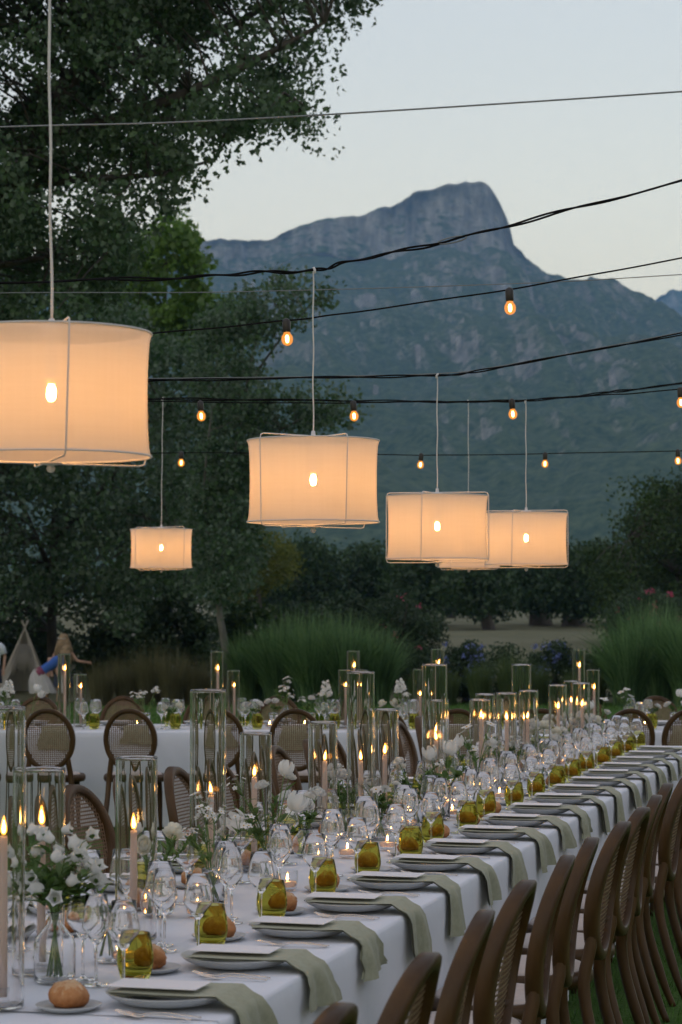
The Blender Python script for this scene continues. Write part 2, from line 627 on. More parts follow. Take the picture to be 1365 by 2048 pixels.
def shade_material():
    m, nt, out = new_mat('lamp_linen')
    tc = nt.nodes.new('ShaderNodeTexCoord')
    mp = nt.nodes.new('ShaderNodeMapping')
    mp.inputs['Scale'].default_value = (3, 3, 60)
    nt.links.new(tc.outputs['Object'], mp.inputs[0])
    n1 = N(nt, 'ShaderNodeTexNoise', Scale=2.2, Detail=5, Roughness=.7)
    nt.links.new(mp.outputs[0], n1.inputs['Vector'])
    mp2 = nt.nodes.new('ShaderNodeMapping')
    mp2.inputs['Scale'].default_value = (70, 70, 2.5)
    nt.links.new(tc.outputs['Object'], mp2.inputs[0])
    n2 = N(nt, 'ShaderNodeTexNoise', Scale=1.0, Detail=3)
    nt.links.new(mp2.outputs[0], n2.inputs['Vector'])
    mx = N(nt, 'ShaderNodeMix', Factor=.4)
    nt.links.new(n1.outputs[0], mx.inputs['A'])
    nt.links.new(n2.outputs[0], mx.inputs['B'])
    col = ramp(nt, mx.outputs[0], [(.25, (.73, .675, .595)), (.55, (.77, .715, .64)), (.85, (.79, .735, .66))])
    d = nt.nodes.new('ShaderNodeBsdfDiffuse')
    t = nt.nodes.new('ShaderNodeBsdfTranslucent')
    nt.links.new(col, d.inputs[0])
    nt.links.new(col, t.inputs[0])
    fs = N(nt, 'ShaderNodeBsdfRefraction', Roughness=.30, IOR=1.02)   # part of the light keeps its way through the weave
    nt.links.new(col, fs.inputs[0])
    tmix = N(nt, 'ShaderNodeMixShader', Fac=.36)
    nt.links.new(t.outputs[0], tmix.inputs[1])
    nt.links.new(fs.outputs[0], tmix.inputs[2])
    mix = N(nt, 'ShaderNodeMixShader', Fac=.58)
    nt.links.new(d.outputs[0], mix.inputs[1])
    nt.links.new(tmix.outputs[0], mix.inputs[2])
    tr = nt.nodes.new('ShaderNodeBsdfTransparent')
    m2 = N(nt, 'ShaderNodeMixShader', Fac=.045)
    nt.links.new(mix.outputs[0], m2.inputs[1])
    nt.links.new(tr.outputs[0], m2.inputs[2])
    nt.links.new(m2.outputs[0], out.inputs[0])
    return m


M['shade'] = shade_material()

# ================================================================== THE SETTING
def ground_z(y):
    """the lawn is level, the field behind the shrubs climbs gently"""
    pts = [(-1e5, 0), (44, 0), (50, .35), (60, .85), (110, 1.36), (200, 1.6), (700, 6), (1000, 9), (1e5, 9)]
    return np.interp(y, [p[0] for p in pts], [p[1] for p in pts])


lawn = MB()
xs = np.linspace(-70, 70, 29)
ys = np.linspace(-60, 43.5, 24)
lawn.grid([[(x, y, 0.0) for x in xs] for y in ys])
structure(obj('lawn', lawn, M['lawn']))

ys = np.concatenate([[-3000, -60, 0, 40], np.linspace(43, 120, 34), [140, 170, 200, 300, 500, 700, 1000, 1500, 3000, 6000]])
xs = np.concatenate([[-4500, -1500, -500, -200, -100], np.linspace(-60, 60, 41), [100, 200, 500, 1500, 4500]])
fx, fy = np.meshgrid(xs, ys)
fz = ground_z(fy) - .03 + np.where((fy > 46) & (fy < 140), (fbm(fx * .2, fy * .2, 3, 5) - .5) * .25, 0)
V = np.stack([fx, fy, fz], -1).reshape(-1, 3)
nx, ny = len(xs), len(ys)
idx = np.arange(nx * ny).reshape(ny, nx)
Q = np.stack([idx[:-1, :-1], idx[:-1, 1:], idx[1:, 1:], idx[1:, :-1]], -1).reshape(-1, 4)
me = np_mesh('field', V, Q, smooth=True)
structure(obj('field', me, M['field']))


def mountain(name, prof, Yr, base_y, cliffs, seed, nx=420, x0=-900, x1=2500):
    px = np.linspace(x0, x1, nx)
    ry = np.interp(px, [p[0] for p in prof], [p[1] for p in prof])
    k = Yr / F_PX
    X = (px - CX) * k
    v = (CY - ry) / F_PX
    H = (np.sin(PITCH) + v * np.cos(PITCH)) / (np.cos(PITCH) - v * np.sin(PITCH)) * Yr + CAM_Z + 4 * Yr / 2500
    H = H + (fbm(X * .05, X * 0, 5, seed, .65) - .5) * 12 * Yr / 2500
    cl = np.interp(px, [p[0] for p in cliffs], [p[1] for p in cliffs]) * k
    cl = np.minimum(cl, H * .6)
    cl = cl * (.75 + .5 * fbm(X * .01, X * 0 + 3, 3, seed + 9))
    rows = []
    nb, nc, ns = 8, 26, 150
    for j in range(nb):                     # the far side
        t = 1 - j / nb
        rows.append((Yr + 12 + t * 900 * (Yr / 2500), H * (1 - t) + t * H * .3, 0))
    for j in range(nc):                     # the cliff band
        t = j / nc
        rows.append((Yr + 12 - t * 38 * (Yr / 2500), H - cl * t, 1))
    for j in range(ns + 1):                 # the slopes
        t = j / ns
        y = Yr - 26 * (Yr / 2500) - t * (Yr - base_y)
        z = (H - cl) * ((1 - t) ** 1.35)
        rows.append((y, z, 2))
    A = np.zeros((len(rows), nx, 3))
    for i, (y, z, kind) in enumerate(rows):
        A[i, :, 0] = X * (y / Yr) ** .35
        A[i, :, 1] = y
        A[i, :, 2] = z
    kind = np.array([r[2] for r in rows])
    jj = np.arange(len(rows))[:, None] * np.ones((1, nx))
    XX, YY, ZZ = A[..., 0], A[..., 1], A[..., 2]
    s = 2500 / Yr
    # cliffs: flutes and ledges; slopes: gullies and spurs
    m1 = (kind == 1)[:, None]
    flute = (fbm(XX * .035 * s, ZZ * .008 * s, 6, seed + 20, .65) - .5) * 74 / s + (fbm(XX * .004 * s, ZZ * .02 * s, 5, seed + 21, .6) - .5) * 40 / s
    fade = np.clip((np.arange(len(rows)) - nb) / 3.0, 0, 1)[:, None]
    YY += np.where(m1, flute * fade, 0)
    m2 = (kind == 2)[:, None]
    t2 = np.clip((jj - nb - nc) / ns, 0, 1)
    gul = (fbm(XX * .012 * s + YY * .003 * s, YY * .004 * s, 6, seed + 30, .58) - .5)
    spur = (fbm(XX * .0035 * s, YY * .0016 * s, 4, seed + 33) - .5)
    env = np.clip(t2 * 8, 0, 1) * np.clip((1 - t2) * 3, 0, 1)
    ZZ += np.where(m2, (gul * 92 + spur * 100) * env / s, 0)
    A[..., 2] = np.where(m2, np.maximum(ZZ, 2 - 6 * t2), ZZ)
    n = A.shape[0]
    idx = np.arange(n * nx).reshape(n, nx)
    Q = np.stack([idx[:-1, :-1], idx[1:, :-1], idx[1:, 1:], idx[:-1, 1:]], -1).reshape(-1, 4)
    me = np_mesh(name, A.reshape(-1, 3), Q, smooth=False)
    return structure(obj(name, me, M['rock']))


PROF = [(-900, 640), (-400, 590), (0, 556), (200, 520), (300, 498), (400, 485), (480, 485), (545, 480), (580, 461), (640, 444), (680, 432), (740, 428),
        (790, 415), (812, 400), (830, 383), (845, 379), (880, 375), (935, 369), (965, 366), (985, 378), (1003, 405), (1020, 440), (1028, 470), (1031, 492),
        (1050, 515), (1080, 540), (1105, 560), (1150, 577), (1200, 598), (1270, 620), (1320, 645), (1400, 700), (1600, 820), (2100, 1000), (2500, 1120)]
mountain('mountain', PROF, 2500, 700, [(-900, 40), (300, 62), (600, 80), (780, 120), (960, 165), (1030, 70), (1080, 22), (1200, 6), (2500, 4)], 3)
PROF2 = [(-900, 1100), (900, 900), (1180, 660), (1275, 620), (1310, 606), (1340, 592), (1365, 584), (1430, 570), (1600, 600), (1900, 700), (2500, 950)]
mountain('far_ridge', PROF2, 4300, 2700, [(-900, 5), (2500, 10)], 41, nx=200, x0=900, x1=2400)

# ------------------------------------------------------------------ plants
def leaf_cloud(C, size, ratio=.55, droop=.3, rng=RNG, tint=None, fold=.18):
    """one folded, pointed leaf (a quad) at each centre"""
    n = len(C)
    a = rng.normal(size=(n, 3))
    a[:, 2] -= droop * 1.5
    a /= np.linalg.norm(a, axis=1)[:, None]
    b = rng.normal(size=(n, 3))
    b -= a * (a * b).sum(1)[:, None]
    b /= np.linalg.norm(b, axis=1)[:, None]
    c = np.cross(a, b)
    L = (size * rng.uniform(.65, 1.3, n))[:, None]
    W = L * ratio
    V = np.empty((n, 4, 3))
    V[:, 0] = C - a * L * .5
    V[:, 1] = C - a * L * .08 + b * W * .5 + c * L * fold
    V[:, 2] = C + a * L * .5
    V[:, 3] = C - a * L * .08 - b * W * .5 + c * L * fold
    Q = np.arange(n * 4).reshape(n, 4)
    return V.reshape(-1, 3), Q


def ball(n, rng, power=.45):
    d = rng.normal(size=(n, 3))
    d /= np.linalg.norm(d, axis=1)[:, None]
    return d * (rng.random(n) ** power)[:, None]


def in_poly(x, y, poly):
    r = np.zeros(len(x), bool)
    j = len(poly) - 1
    for i in range(len(poly)):
        xi, yi = poly[i]
        xj, yj = poly[j]
        c = ((yi > y) != (yj > y)) & (x < (xj - xi) * (y - yi) / (yj - yi + 1e-12) + xi)
        r ^= c
        j = i
    return r


def PV(px, py, Y):
    u, v = (px - CX) / F_PX, -(py - CY) / F_PX
    k = Y / (math.cos(PITCH) - v * math.sin(PITCH))
    return np.stack([u * k, Y + 0 * u, CAM_Z + (math.sin(PITCH) + v * math.cos(PITCH)) * k], -1)


def puffs_in(poly, Y0, Y1, n, rng):
    """puff centres through the volume whose outline from the lawn is poly; the depth is rounder than the outline"""
    xs = [p[0] for p in poly]
    ys = [p[1] for p in poly]
    out = []
    while len(out) < n:
        x = rng.uniform(min(xs), max(xs), 4 * n)
        y = rng.uniform(min(ys), max(ys), 4 * n)
        k = in_poly(x, y, poly)
        for p in zip(x[k], y[k]): out.append(p)
    a = np.array(out[:n])
    return PV(a[:, 0], a[:, 1], rng.uniform(Y0, Y1, n))


def crown(centres, rad, per, size, rng, flat=.75, ratio=.55, droop=.3, tint_sd=.25):
    n = len(centres)
    cnt = np.maximum(4, (per * rng.uniform(.35, 1.5, n)).astype(int))
    C = np.repeat(centres, cnt, 0)
    r = np.repeat(rad * rng.uniform(.6, 1.35, n), cnt)
    o = ball(len(C), rng) * r[:, None]
    o[:, 2] *= flat
    V, Q = leaf_cloud(C + o, size, ratio, droop, rng)
    t = np.clip(np.repeat(rng.normal(.45, .2, n), cnt) + rng.normal(0, tint_sd, len(C)), 0, 1)
    return V, Q, t


def twigs(mb, limbs, centres, rng, r0=.012, every=1):
    L = np.array([p for l in limbs for p in l])
    for c in centres[::every]:
        d = np.linalg.norm(L - c, axis=1) + np.maximum(0, L[:, 2] - c[2]) * .6
        p = Vector(L[d.argmin()])
        c = Vector(c)
        mid = p.lerp(c, .5) + Vector(rng.normal(size=3)) * .06 * (c - p).length + Vector((0, 0, .08 * (c - p).length))
        mb.tube([p, mid, c], [r0 * 1.6, r0, r0 * .35], 4, cap=False)


def smooth_path(pts, n=4):
    pts = [Vector(p) for p in pts]
    out = []
    for i in range(len(pts) - 1):
        p0, p1, p2, p3 = pts[max(i - 1, 0)], pts[i], pts[i + 1], pts[min(i + 2, len(pts) - 1)]
        for k in range(n):
            t = k / n
            out.append(.5 * ((2 * p1) + (p2 - p0) * t + (2 * p0 - 5 * p1 + 4 * p2 - p3) * t * t + (3 * p1 - p0 - 3 * p2 + p3) * t ** 3))
    out.append(pts[-1])
    return out


def lerp_list(a, b, n):
    return [a + (b - a) * i / (n - 1) for i in range(n)]


def tree(name, label, cat, trunk, limbs, centres, rad, per, size, leafm, barkm, rng, group=None, tw=.012, every=1, **kw):
    """trunk: (points, r0, r1); limbs: the same; centres: clumps of leaves"""
    root = empty(name, label, cat, group, loc=(trunk[0][0][0], trunk[0][0][1], trunk[0][0][2]))
    o = Vector(root.location)
    mb = MB()
    all_pts = []
    for pts, r0, r1 in [trunk] + limbs:
        sp = smooth_path([Vector(p) - o for p in pts], 4)
        mb.tube(sp, lerp_list(r0, r1, len(sp)), 8)
        all_pts.append([tuple(p) for p in sp])
    cc = np.array(centres) - np.array(o)
    twigs(mb, all_pts, cc, rng, tw, every)
    obj('trunk', mb, barkm, root)
    V, Q, t = crown(cc, rad, per, size, rng, **kw)
    obj('crown', np_mesh('crown', V, Q, t), leafm, root)
    return root


def G(px, Y):
    p = P(px, 1225, Y)
    return Vector((p.x, Y, float(ground_z(Y))))


# the great poplar whose trunk stands out of the frame
rg = np.random.default_rng(11)
poly = [(-900, -900), (900, -900), (745, -250), (718, 0), (672, 50), (645, 110), (675, 150), (712, 190), (670, 225), (700, 258), (625, 275), (575, 245),
        (515, 270), (470, 300), (440, 295), (405, 330), (370, 375), (340, 380), (310, 450), (260, 500), (210, 600), (60, 680), (-900, 760)]
cen = puffs_in(poly, 23.0, 28.5, 1750, rg)
k = [i for i, c in enumerate(cen) if c[0] < -1.3 or i % 5 < 4]
cen = cen[k]
t0 = G(-480, 26.5)
limb = [([P(-480, 700, 26.5), P(-120, 560, 26), P(0, 385, 25.5), P(75, 275, 25.5), P(170, 130, 25.3), P(320, 20, 25.2), P(520, -250, 25)], .22, .05),
        ([P(75, 275, 25.5), P(260, 230, 25.0), P(420, 165, 24.6), P(560, 95, 24.3), P(650, 45, 24.2)], .085, .015),
        ([P(260, 230, 25.0), P(420, 250, 24.8), P(560, 235, 24.5), P(630, 212, 24.3)], .05, .01),
        ([P(0, 385, 25.5), P(140, 360, 25.0), P(300, 350, 24.6), P(430, 320, 24.5)], .06, .012),
        ([P(170, 130, 25.3), P(330, 100, 26.5), P(520, 20, 27), P(640, -100, 27)], .07, .02),
        ([P(-120, 560, 26), P(60, 520, 25.6), P(220, 500, 25.2)], .06, .012)]
tree('poplar_tree', 'great dark poplar whose leafy boughs overhang the top of the lamps', 'tree', ([t0, P(-490, 1000, 26.5), P(-480, 700, 26.5), P(-420, 200, 26.5), P(-380, -500, 26.5)], .36, .16),
     limb, cen, .40, 185, .074, M['poplar'], M['bark'], rg, ratio=.72, droop=.4)

# the thicket of silver poplars at the edge of the lawn
rg = np.random.default_rng(12)
poly = [(-500, 300), (120, 470), (210, 600), (310, 690), (430, 720), (415, 800), (450, 900), (440, 1010), (450, 1100), (400, 1190), (300, 1245), (150, 1235), (60, 1250), (-500, 1270)]
cen = puffs_in(poly, 45, 53, 1000, rg)
tree('silver_poplar', 'dense silver leaved poplar with dark trunk behind the small teepee', 'tree',
     ([G(106, 50), P(104, 1290, 50), P(106, 1150, 50), P(120, 900, 50), P(160, 600, 50)], .13, .05),
     [([P(106, 1150, 50), P(40, 1000, 49), P(-60, 800, 48)], .07, .02), ([P(108, 1080, 50), P(220, 960, 48.5), P(330, 820, 47)], .07, .02),
      ([P(115, 950, 50), P(60, 760, 48), P(30, 600, 47)], .06, .02), ([P(112, 1020, 50), P(280, 1080, 48), P(400, 1060, 47)], .05, .015)],
     cen, .62, 105, .125, M['poplar_far'], M['bark'], rg, ratio=.7, every=3, tw=.015)
rg = np.random.default_rng(13)
poly = [(420, 640), (470, 600), (520, 650), (500, 720), (530, 780), (520, 880), (540, 960), (520, 1050), (505, 1150), (440, 1215), (395, 1190), (400, 1000), (420, 860), (405, 730)]
cen = np.concatenate([puffs_in(poly, 41, 44.5, 230, rg), puffs_in([(480, 590), (520, 550), (560, 548), (600, 575), (640, 560), (668, 545), (655, 600), (600, 640), (560, 690), (500, 700)], 41.5, 43, 26, rg),
                      puffs_in([(520, 790), (600, 800), (640, 790), (705, 775), (712, 820), (640, 860), (560, 880)], 41.5, 43, 24, rg)])
tree('slender_poplar', 'slender poplar with pale leaning trunk and loose silvery leaves', 'tree',
     ([G(468, 43.2), P(458, 1340, 43), P(447, 1270, 43), P(438, 1200, 43), P(455, 1050, 43), P(480, 850, 43), P(520, 640, 43)], .10, .02),
     [([P(438, 1200, 43), P(420, 1100, 42.5), P(410, 960, 42), P(430, 780, 42)], .05, .012), ([P(470, 930, 43), P(560, 860, 42), P(690, 800, 42)], .035, .008),
      ([P(490, 780, 43), P(560, 680, 42.5), P(650, 580, 42)], .03, .006)],
     cen, .42, 80, .10, M['poplar_far'], M['bark_pale'], rg, ratio=.72, every=2, tw=.007)
# bright plane tree between them
rg = np.random.default_rng(14)
poly = [(335, 425), (352, 415), (375, 445), (385, 500), (420, 520), (398, 560), (435, 610), (425, 660), (380, 700), (230, 720), (190, 560), (250, 505), (320, 470)]
cen = puffs_in(poly, 54, 58, 110, rg)
tree('plane_tree', 'bright green broadleaf tree top rising between the dark poplars', 'tree',
     ([G(330, 57), P(330, 1100, 57), P(325, 800, 57), P(335, 470, 56)], .16, .03), [([P(325, 800, 57), P(270, 640, 56)], .06, .02), ([P(328, 700, 57), P(390, 580, 56)], .06, .02)],
     cen, .5, 55, .19, M['plane'], M['bark'], rg, ratio=.85, droop=.1, every=2)
# low yellow green tree
rg = np.random.default_rng(15)
poly = [(430, 1075), (500, 1060), (560, 1075), (598, 1100), (595, 1135), (550, 1170), (490, 1200), (430, 1190)]
tree('young_acacia', 'low yellow green tree beyond the pale trunked poplar', 'tree',
     ([G(525, 66), P(522, 1230, 66), P(515, 1150, 66)], .08, .03), [], puffs_in(poly, 63, 68, 90, rg), .45, 80, .11, M['yellowish'], M['bark'], rg, every=2)

# carobs and almonds at the far side of the field
rg = np.random.default_rng(16)
orchard = [(480, 1095, 105, 120, 96, 'wide dark carob behind the yellow green tree'),
           (620, 1085, 100, 125, 94, 'dark carob beneath the second hanging lamp'),
           (740, 1095, 102, 120, 98, 'dark rounded carob behind the oleander bush'),
           (850, 1110, 96, 110, 92, 'dark carob over the gap beside the oleander'),
           (965, 1112, 88, 100, 84, 'carob with bare leaning dark trunk out in the dry field'),
           (1075, 1110, 96, 95, 95, 'carob with broad flared trunk base in the dry field'),
           (1150, 1100, 96, 100, 90, 'carob with thick trunk and fallen branches at its foot'),
           (1225, 1110, 104, 110, 100, 'farthest carob half hidden behind the right hand tree'),
           (1320, 1115, 110, 130, 104, 'carob crown behind the bushy tree beside the reeds'),
           (560, 1100, 116, 150, 120, 'pale carob top in the second row of the orchard'),
           (900, 1105, 118, 160, 124, 'wide carob top in the second row under three lamps'),
           (1190, 1092, 118, 150, 126, 'small carob crown seen against the mountain foot')]
for (cx, top, w, bot, Y, lab) in orchard:
    g = G(cx, Y)
    pts = []
    k = Y / F_PX
    base_y = 1225 - (g.z - CAM_Z) / k
    by = base_y - 8 if Y > 110 else base_y - 26
    ph = rg.uniform(0, 6)
    poly = [(cx + w * math.cos(a) * (.62 + .18 * math.sin(3 * a + ph)), (top + by) / 2 + (by - top) / 2 * math.sin(a) * (.92 + .08 * math.sin(5 * a + ph))) for a in np.linspace(0, 2 * PI, 22)[:-1]]
    lean = 12 if cx == 965 else rg.uniform(-6, 6)
    tr = ([g + Vector((.05 + lean * k, 0, -.1)), P(cx + lean * .6, base_y - 22, Y), P(cx - lean * .5, base_y - 50, Y), P(cx, top + 50, Y)], (.55 if cx in (1075, 1150) else .28), .10)
    tree('carob_tree', lab, 'tree', tr, [([P(cx, base_y - 40, Y), P(cx - w * .35, base_y - 80, Y - 1)], .14, .04), ([P(cx, base_y - 40, Y), P(cx + w * .35, base_y - 85, Y + 1)], .14, .04)],
         puffs_in(poly, Y - 3, Y + 3, 130, rg), .8, 70, .19, M['carob'], M['bark'], rg, 'carob trees across the dry field', every=4, tw=.02)
# the bushy tree at the right
rg = np.random.default_rng(17)
poly = [(1248, 985), (1262, 978), (1278, 1005), (1296, 972), (1330, 992), (1352, 965), (1400, 940), (1600, 930), (1650, 1240), (1330, 1262), (1225, 1256), (1205, 1190), (1182, 1130), (1215, 1090), (1246, 1050)]
tree('bushy_tree', 'bushy mid green tree standing before the mountain beside the tall reeds', 'tree',
     ([G(1370, 66), P(1368, 1200, 66), P(1350, 1100, 66), P(1340, 1010, 66)], .2, .04), [([P(1360, 1150, 66), P(1260, 1080, 64)], .09, .03), ([P(1360, 1150, 66), P(1450, 1050, 66)], .09, .03)],
     puffs_in(poly, 60, 69, 330, rg), .62, 105, .13, M['bushy'], M['bark'], rg, every=3, tw=.014)


def shrub(name, label, cx, top, w, bot, Y, leafm, rng, n=60, per=110, size=.09, rad=.3, flower=None, fname='blossom', nf=60, fsize=.07, group=None, ratio=.35):
    poly = [(cx + w * math.cos(a) * (.85 + .15 * math.sin(4 * a + cx)), (top + bot) / 2 + (bot - top) / 2 * math.sin(a) * (.9 + .1 * math.cos(3 * a + cx))) for a in np.linspace(0, 2 * PI, 24)[:-1]]
    g = G(cx, Y)
    root = empty(name, label, 'shrub', group, loc=g)
    dz = w / F_PX * Y * .7
    c = puffs_in(poly, Y - dz, Y + dz, n, rng) - np.array(g)
    mb = MB()
    for k in range(7):
        e = Vector(c[k * 3 % n])
        mb.tube(smooth_path([(rng.normal() * .1, rng.normal() * .1, -.05), (e.x * .4, e.y * .4, max(.2, e.z * .5)), tuple(e)], 3), [.03] * 3 + [.015] * 4, 5)
    obj('stem', mb, M['bark'], root)
    V, Q, t = crown(c, rad, per, size, rng, ratio=ratio, flat=.9, droop=0)
    obj('foliage', np_mesh('foliage', V, Q, t), leafm, root)
    if flower:
        k = rng.integers(0, n, nf)
        C0 = c[k] + ball(nf, rng, .2) * rad * 1.1
        C0[:, 1] -= rad * .5
        C1 = np.repeat(C0, 9, 0) + rng.normal(size=(nf * 9, 3)) * fsize * .55
        V, Q = leaf_cloud(C1, fsize, .8, 0, rng)
        o = obj(fname, np_mesh(fname, V, Q, rng.random(len(Q))), flower, root)
    return root


rg = np.random.default_rng(21)
shrub('oleander', 'dark rounded oleander with a few pink flowers behind the reeds', 795, 1192, 98, 1415, 47, M['shrub'], rg, 110, 150, .12, .34, M['pink'], nf=9, fsize=.06, ratio=.22)
shrub('oleander', 'oleander topped with pink flowers behind the tall reeds', 1300, 1188, 95, 1330, 50, M['shrub'], rg, 90, 130, .12, .34, M['pink'], nf=26, fsize=.07, ratio=.22)
shrub('flowering_shrub', 'dark shrub dotted with white flowers left of the pale trunk', 350, 1196, 92, 1400, 46.5, M['shrub'], rg, 110, 140, .11, .34, M['whitefl'], nf=30, fsize=.05, ratio=.5)
shrub('flowering_shrub', 'green shrub with white flowers behind the dense reed clump', 615, 1228, 95, 1360, 49, M['shrub'], rg, 90, 140, .11, .32, M['whitefl'], nf=26, fsize=.05, ratio=.5)
shrub('leafy_shrub', 'broad leaved shrub between the reeds and the pale trunk', 515, 1215, 80, 1380, 50, M['bushy'], rg, 70, 100, .13, .34, ratio=.55)
shrub('leafy_shrub', 'dark shrub behind the long haired child', 225, 1240, 80, 1400, 49, M['shrub'], rg, 80, 110, .12, .34, ratio=.5)
shrub('leafy_shrub', 'dark bushes behind the little teepee', 40, 1225, 120, 1410, 54, M['shrub'], rg, 110, 120, .13, .4, ratio=.5)
shrub('leafy_shrub', 'dark bush past the left frame edge behind the boy', -110, 1220, 110, 1410, 54, M['shrub'], rg, 70, 100, .13, .4, ratio=.5)
shrub('plumbago_bush', 'blue flowering bush beside the dark oleander', 935, 1290, 56, 1402, 43.5, M['shrub'], rg, 60, 110, .07, .2, M['blue'], nf=80, fsize=.05, ratio=.45)
shrub('plumbago_bush', 'blue flowering bush beside the tall reeds', 1110, 1290, 62, 1402, 44, M['shrub'], rg, 60, 110, .07, .2, M['blue'], nf=72, fsize=.05, ratio=.45)
shrub('leafy_shrub', 'low dark bush under the fallen branches at the field edge', 1010, 1300, 70, 1400, 46, M['shrub'], rg, 40, 90, .08, .25, ratio=.5)
shrub('leafy_shrub', 'low dark hedge plant between blue bush and reeds', 1180, 1300, 50, 1405, 45, M['shrub'], rg, 40, 90, .08, .25, ratio=.5)


def grass_clump(name, label, cx, Y, h, spread, n, m, rng, group, width=.012, arch=.45, plume=None):
    g = G(cx, Y)
    root = empty(name, label, 'grass clump', group, loc=g)
    a = rng.uniform(0, 2 * PI, n)
    r0 = spread * .28 * np.sqrt(rng.random(n))
    L = h * np.clip(rng.normal(.9, .2, n), .4, 1.32)
    lean = rng.uniform(.05, 1, n) ** 1.3 * arch
    seg = 5
    V = np.zeros((n, seg, 2, 3))
    sa = a + rng.normal(0, .5, n)
    for s in range(seg):
        t = s / (seg - 1)
        out = r0 + L * lean * t ** 1.9
        z = L * (t - .42 * lean * t ** 3)
        c = np.stack([np.cos(a) * r0 + np.cos(sa) * (out - r0), np.sin(a) * r0 + np.sin(sa) * (out - r0), z], -1)
        w = width * (1 - t * .93) * .5
        side = np.stack([-np.sin(sa + .8), np.cos(sa + .8), 0 * a], -1)
        V[:, s, 0] = c - side * w
        V[:, s, 1] = c + side * w
    idx = np.arange(n * seg * 2).reshape(n, seg, 2)
    Q = np.stack([idx[:, :-1, 0], idx[:, :-1, 1], idx[:, 1:, 1], idx[:, 1:, 0]], -1).reshape(-1, 4)
    t = np.repeat(np.clip(rng.normal(.5, .38, n), 0, 1), seg - 1)
    obj('blades', np_mesh('blades', V.reshape(-1, 3), Q, t), m, root)
    return root


shrub('leafy_shrub', 'dark shrub filling the gap left of the oleander, behind the reeds', 715, 1195, 75, 1360, 53, M['shrub'], rg, 90, 120, .12, .34, ratio=.5)
rg = np.random.default_rng(31)
k = 0
for cx, Y, h in ((500, 43, 1.18), (560, 42.5, 1.38), (625, 42, 1.42), (690, 42, 1.42), (750, 42.3, 1.3), (590, 44.5, 1.5), (665, 44.5, 1.5)):
    grass_clump('reed_clump', ['small arching reed clump beside the pale trunk', 'tall arching reed clump, second from the pale trunk', 'dense dark reed clump in the middle of the bed', 'tall reed clump behind the hanging lamp post candles',
                'outermost arching reed clump touching the dark oleander', 'rear reed clump under the white flowered shrub', 'rear reed clump next to the oleander'][k], cx, Y, h, .9, 1700, M['pampas'], rg, 'tall arching reeds behind the table', .026, .66)
    k += 1
k = 0
for cx, Y, h in ((1255, 42, 1.35), (1315, 42.4, 1.6), (1375, 42, 1.5), (1290, 44, 1.62), (1440, 43, 1.5)):
    grass_clump('reed_clump', ['low front reed clump beside the blue bush', 'tallest reed clump below the pink flowers', 'reed clump cut by the right frame edge', 'rear reed clump under the pink oleander', 'reed clump beyond the right frame edge'][k], cx, Y, h, .9, 1700, M['pampas'], rg, 'tall arching reeds beside the blue bush', .026, .66)
    k += 1
k = 0
for cx, Y, h in ((205, 42, .75), (255, 42.3, .85), (300, 42.2, 1.0), (345, 42, .95), (390, 42.3, .8), (425, 42.6, .6)):
    grass_clump('feather_grass', ['low feathery tan grass beside the long haired child', 'second tan feather grass from the child', 'tallest tan feather grass tuft', 'tan feather grass under the white flowered shrub', 'tan feather grass beside the pale trunk', 'shortest tan tuft at the foot of the pale trunk'][k], cx, Y, h, .7, 1100, M['feather'], rg, 'tan feather grasses', .008, .4)
    k += 1
k = 0
for cx, Y, h in ((895, 42.2, .6), (960, 42, .75), (1020, 42, .92), (1075, 42.4, .7), (1150, 42.2, .6), (1190, 42.5, .7), (840, 42.3, .6)):
    grass_clump('soft_grass', ['short soft grass tuft beside the oleander', 'soft green grass tuft before the blue bush', 'tallest soft green grass tuft between blue bushes', 'soft grass tuft at the second blue bush', 'short tuft behind the tall far candle', 'soft tuft next to the tall reeds', 'short tuft under the dark oleander'][k], cx, Y, h, .6, 1100, M['lightgrass'], rg, 'soft green grasses', .009, .4)
    k += 1

# lawn blades
rg = np.random.default_rng(41)
def blades(n, x0, x1, y0, y1, h, w):
    x, y = rg.uniform(x0, x1, n), rg.uniform(y0, y1, n)
    a = rg.uniform(0, PI, n)
    hh = h * rg.uniform(.5, 1.2, n)
    lx, ly = rg.normal(0, .35, n) * hh, rg.normal(0, .35, n) * hh
    V = np.zeros((n, 3, 3))
    V[:, 0] = np.stack([x - np.cos(a) * w, y - np.sin(a) * w, 0 * x], -1)
    V[:, 1] = np.stack([x + np.cos(a) * w, y + np.sin(a) * w, 0 * x], -1)
    V[:, 2] = np.stack([x + lx, y + ly, hh], -1)
    return V.reshape(-1, 3)
V = np.concatenate([blades(90000, -4, 4.2, 5.5, 19.5, .045, .0028), blades(60000, -8, 8, 19.5, 43.4, .06, .007)])
Q = np.arange(len(V)).reshape(-1, 3)
lg = obj('grass', np_mesh('grass', V, Q, rg.random(len(Q))), M['lawn_blade'])
lg['kind'] = 'stuff'
lg['label'] = 'short green lawn grass under and behind the tables'

# haze of the evening air
hz = MB()
hz.box((0, 1400, 310), (9500, 9300, 630))
hm, nt, out = new_mat('haze')
vol = N(nt, 'ShaderNodeVolumePrincipled', Density=1.75e-4)
vol.inputs['Color'].default_value = (.25, .53, .95, 1)
nt.links.new(vol.outputs[0], out.inputs['Volume'])
HZ = obj('haze', hz.mesh('haze', False), hm)
HZ['kind'] = 'stuff'
HZ['label'] = 'blue evening haze lying over the mountain'

# ================================================================== THE TABLES
TZ = .76
E0 = Vector((-.251, 5.47, TZ))
D = Vector((.25, .968, 0)).normalized()
NN = Vector((-D.y, D.x, 0))
TW = 1.24                                            # width of the long table


def T(t, s, z=0.0):
    return E0 + D * t + NN * s + Vector((0, 0, z))


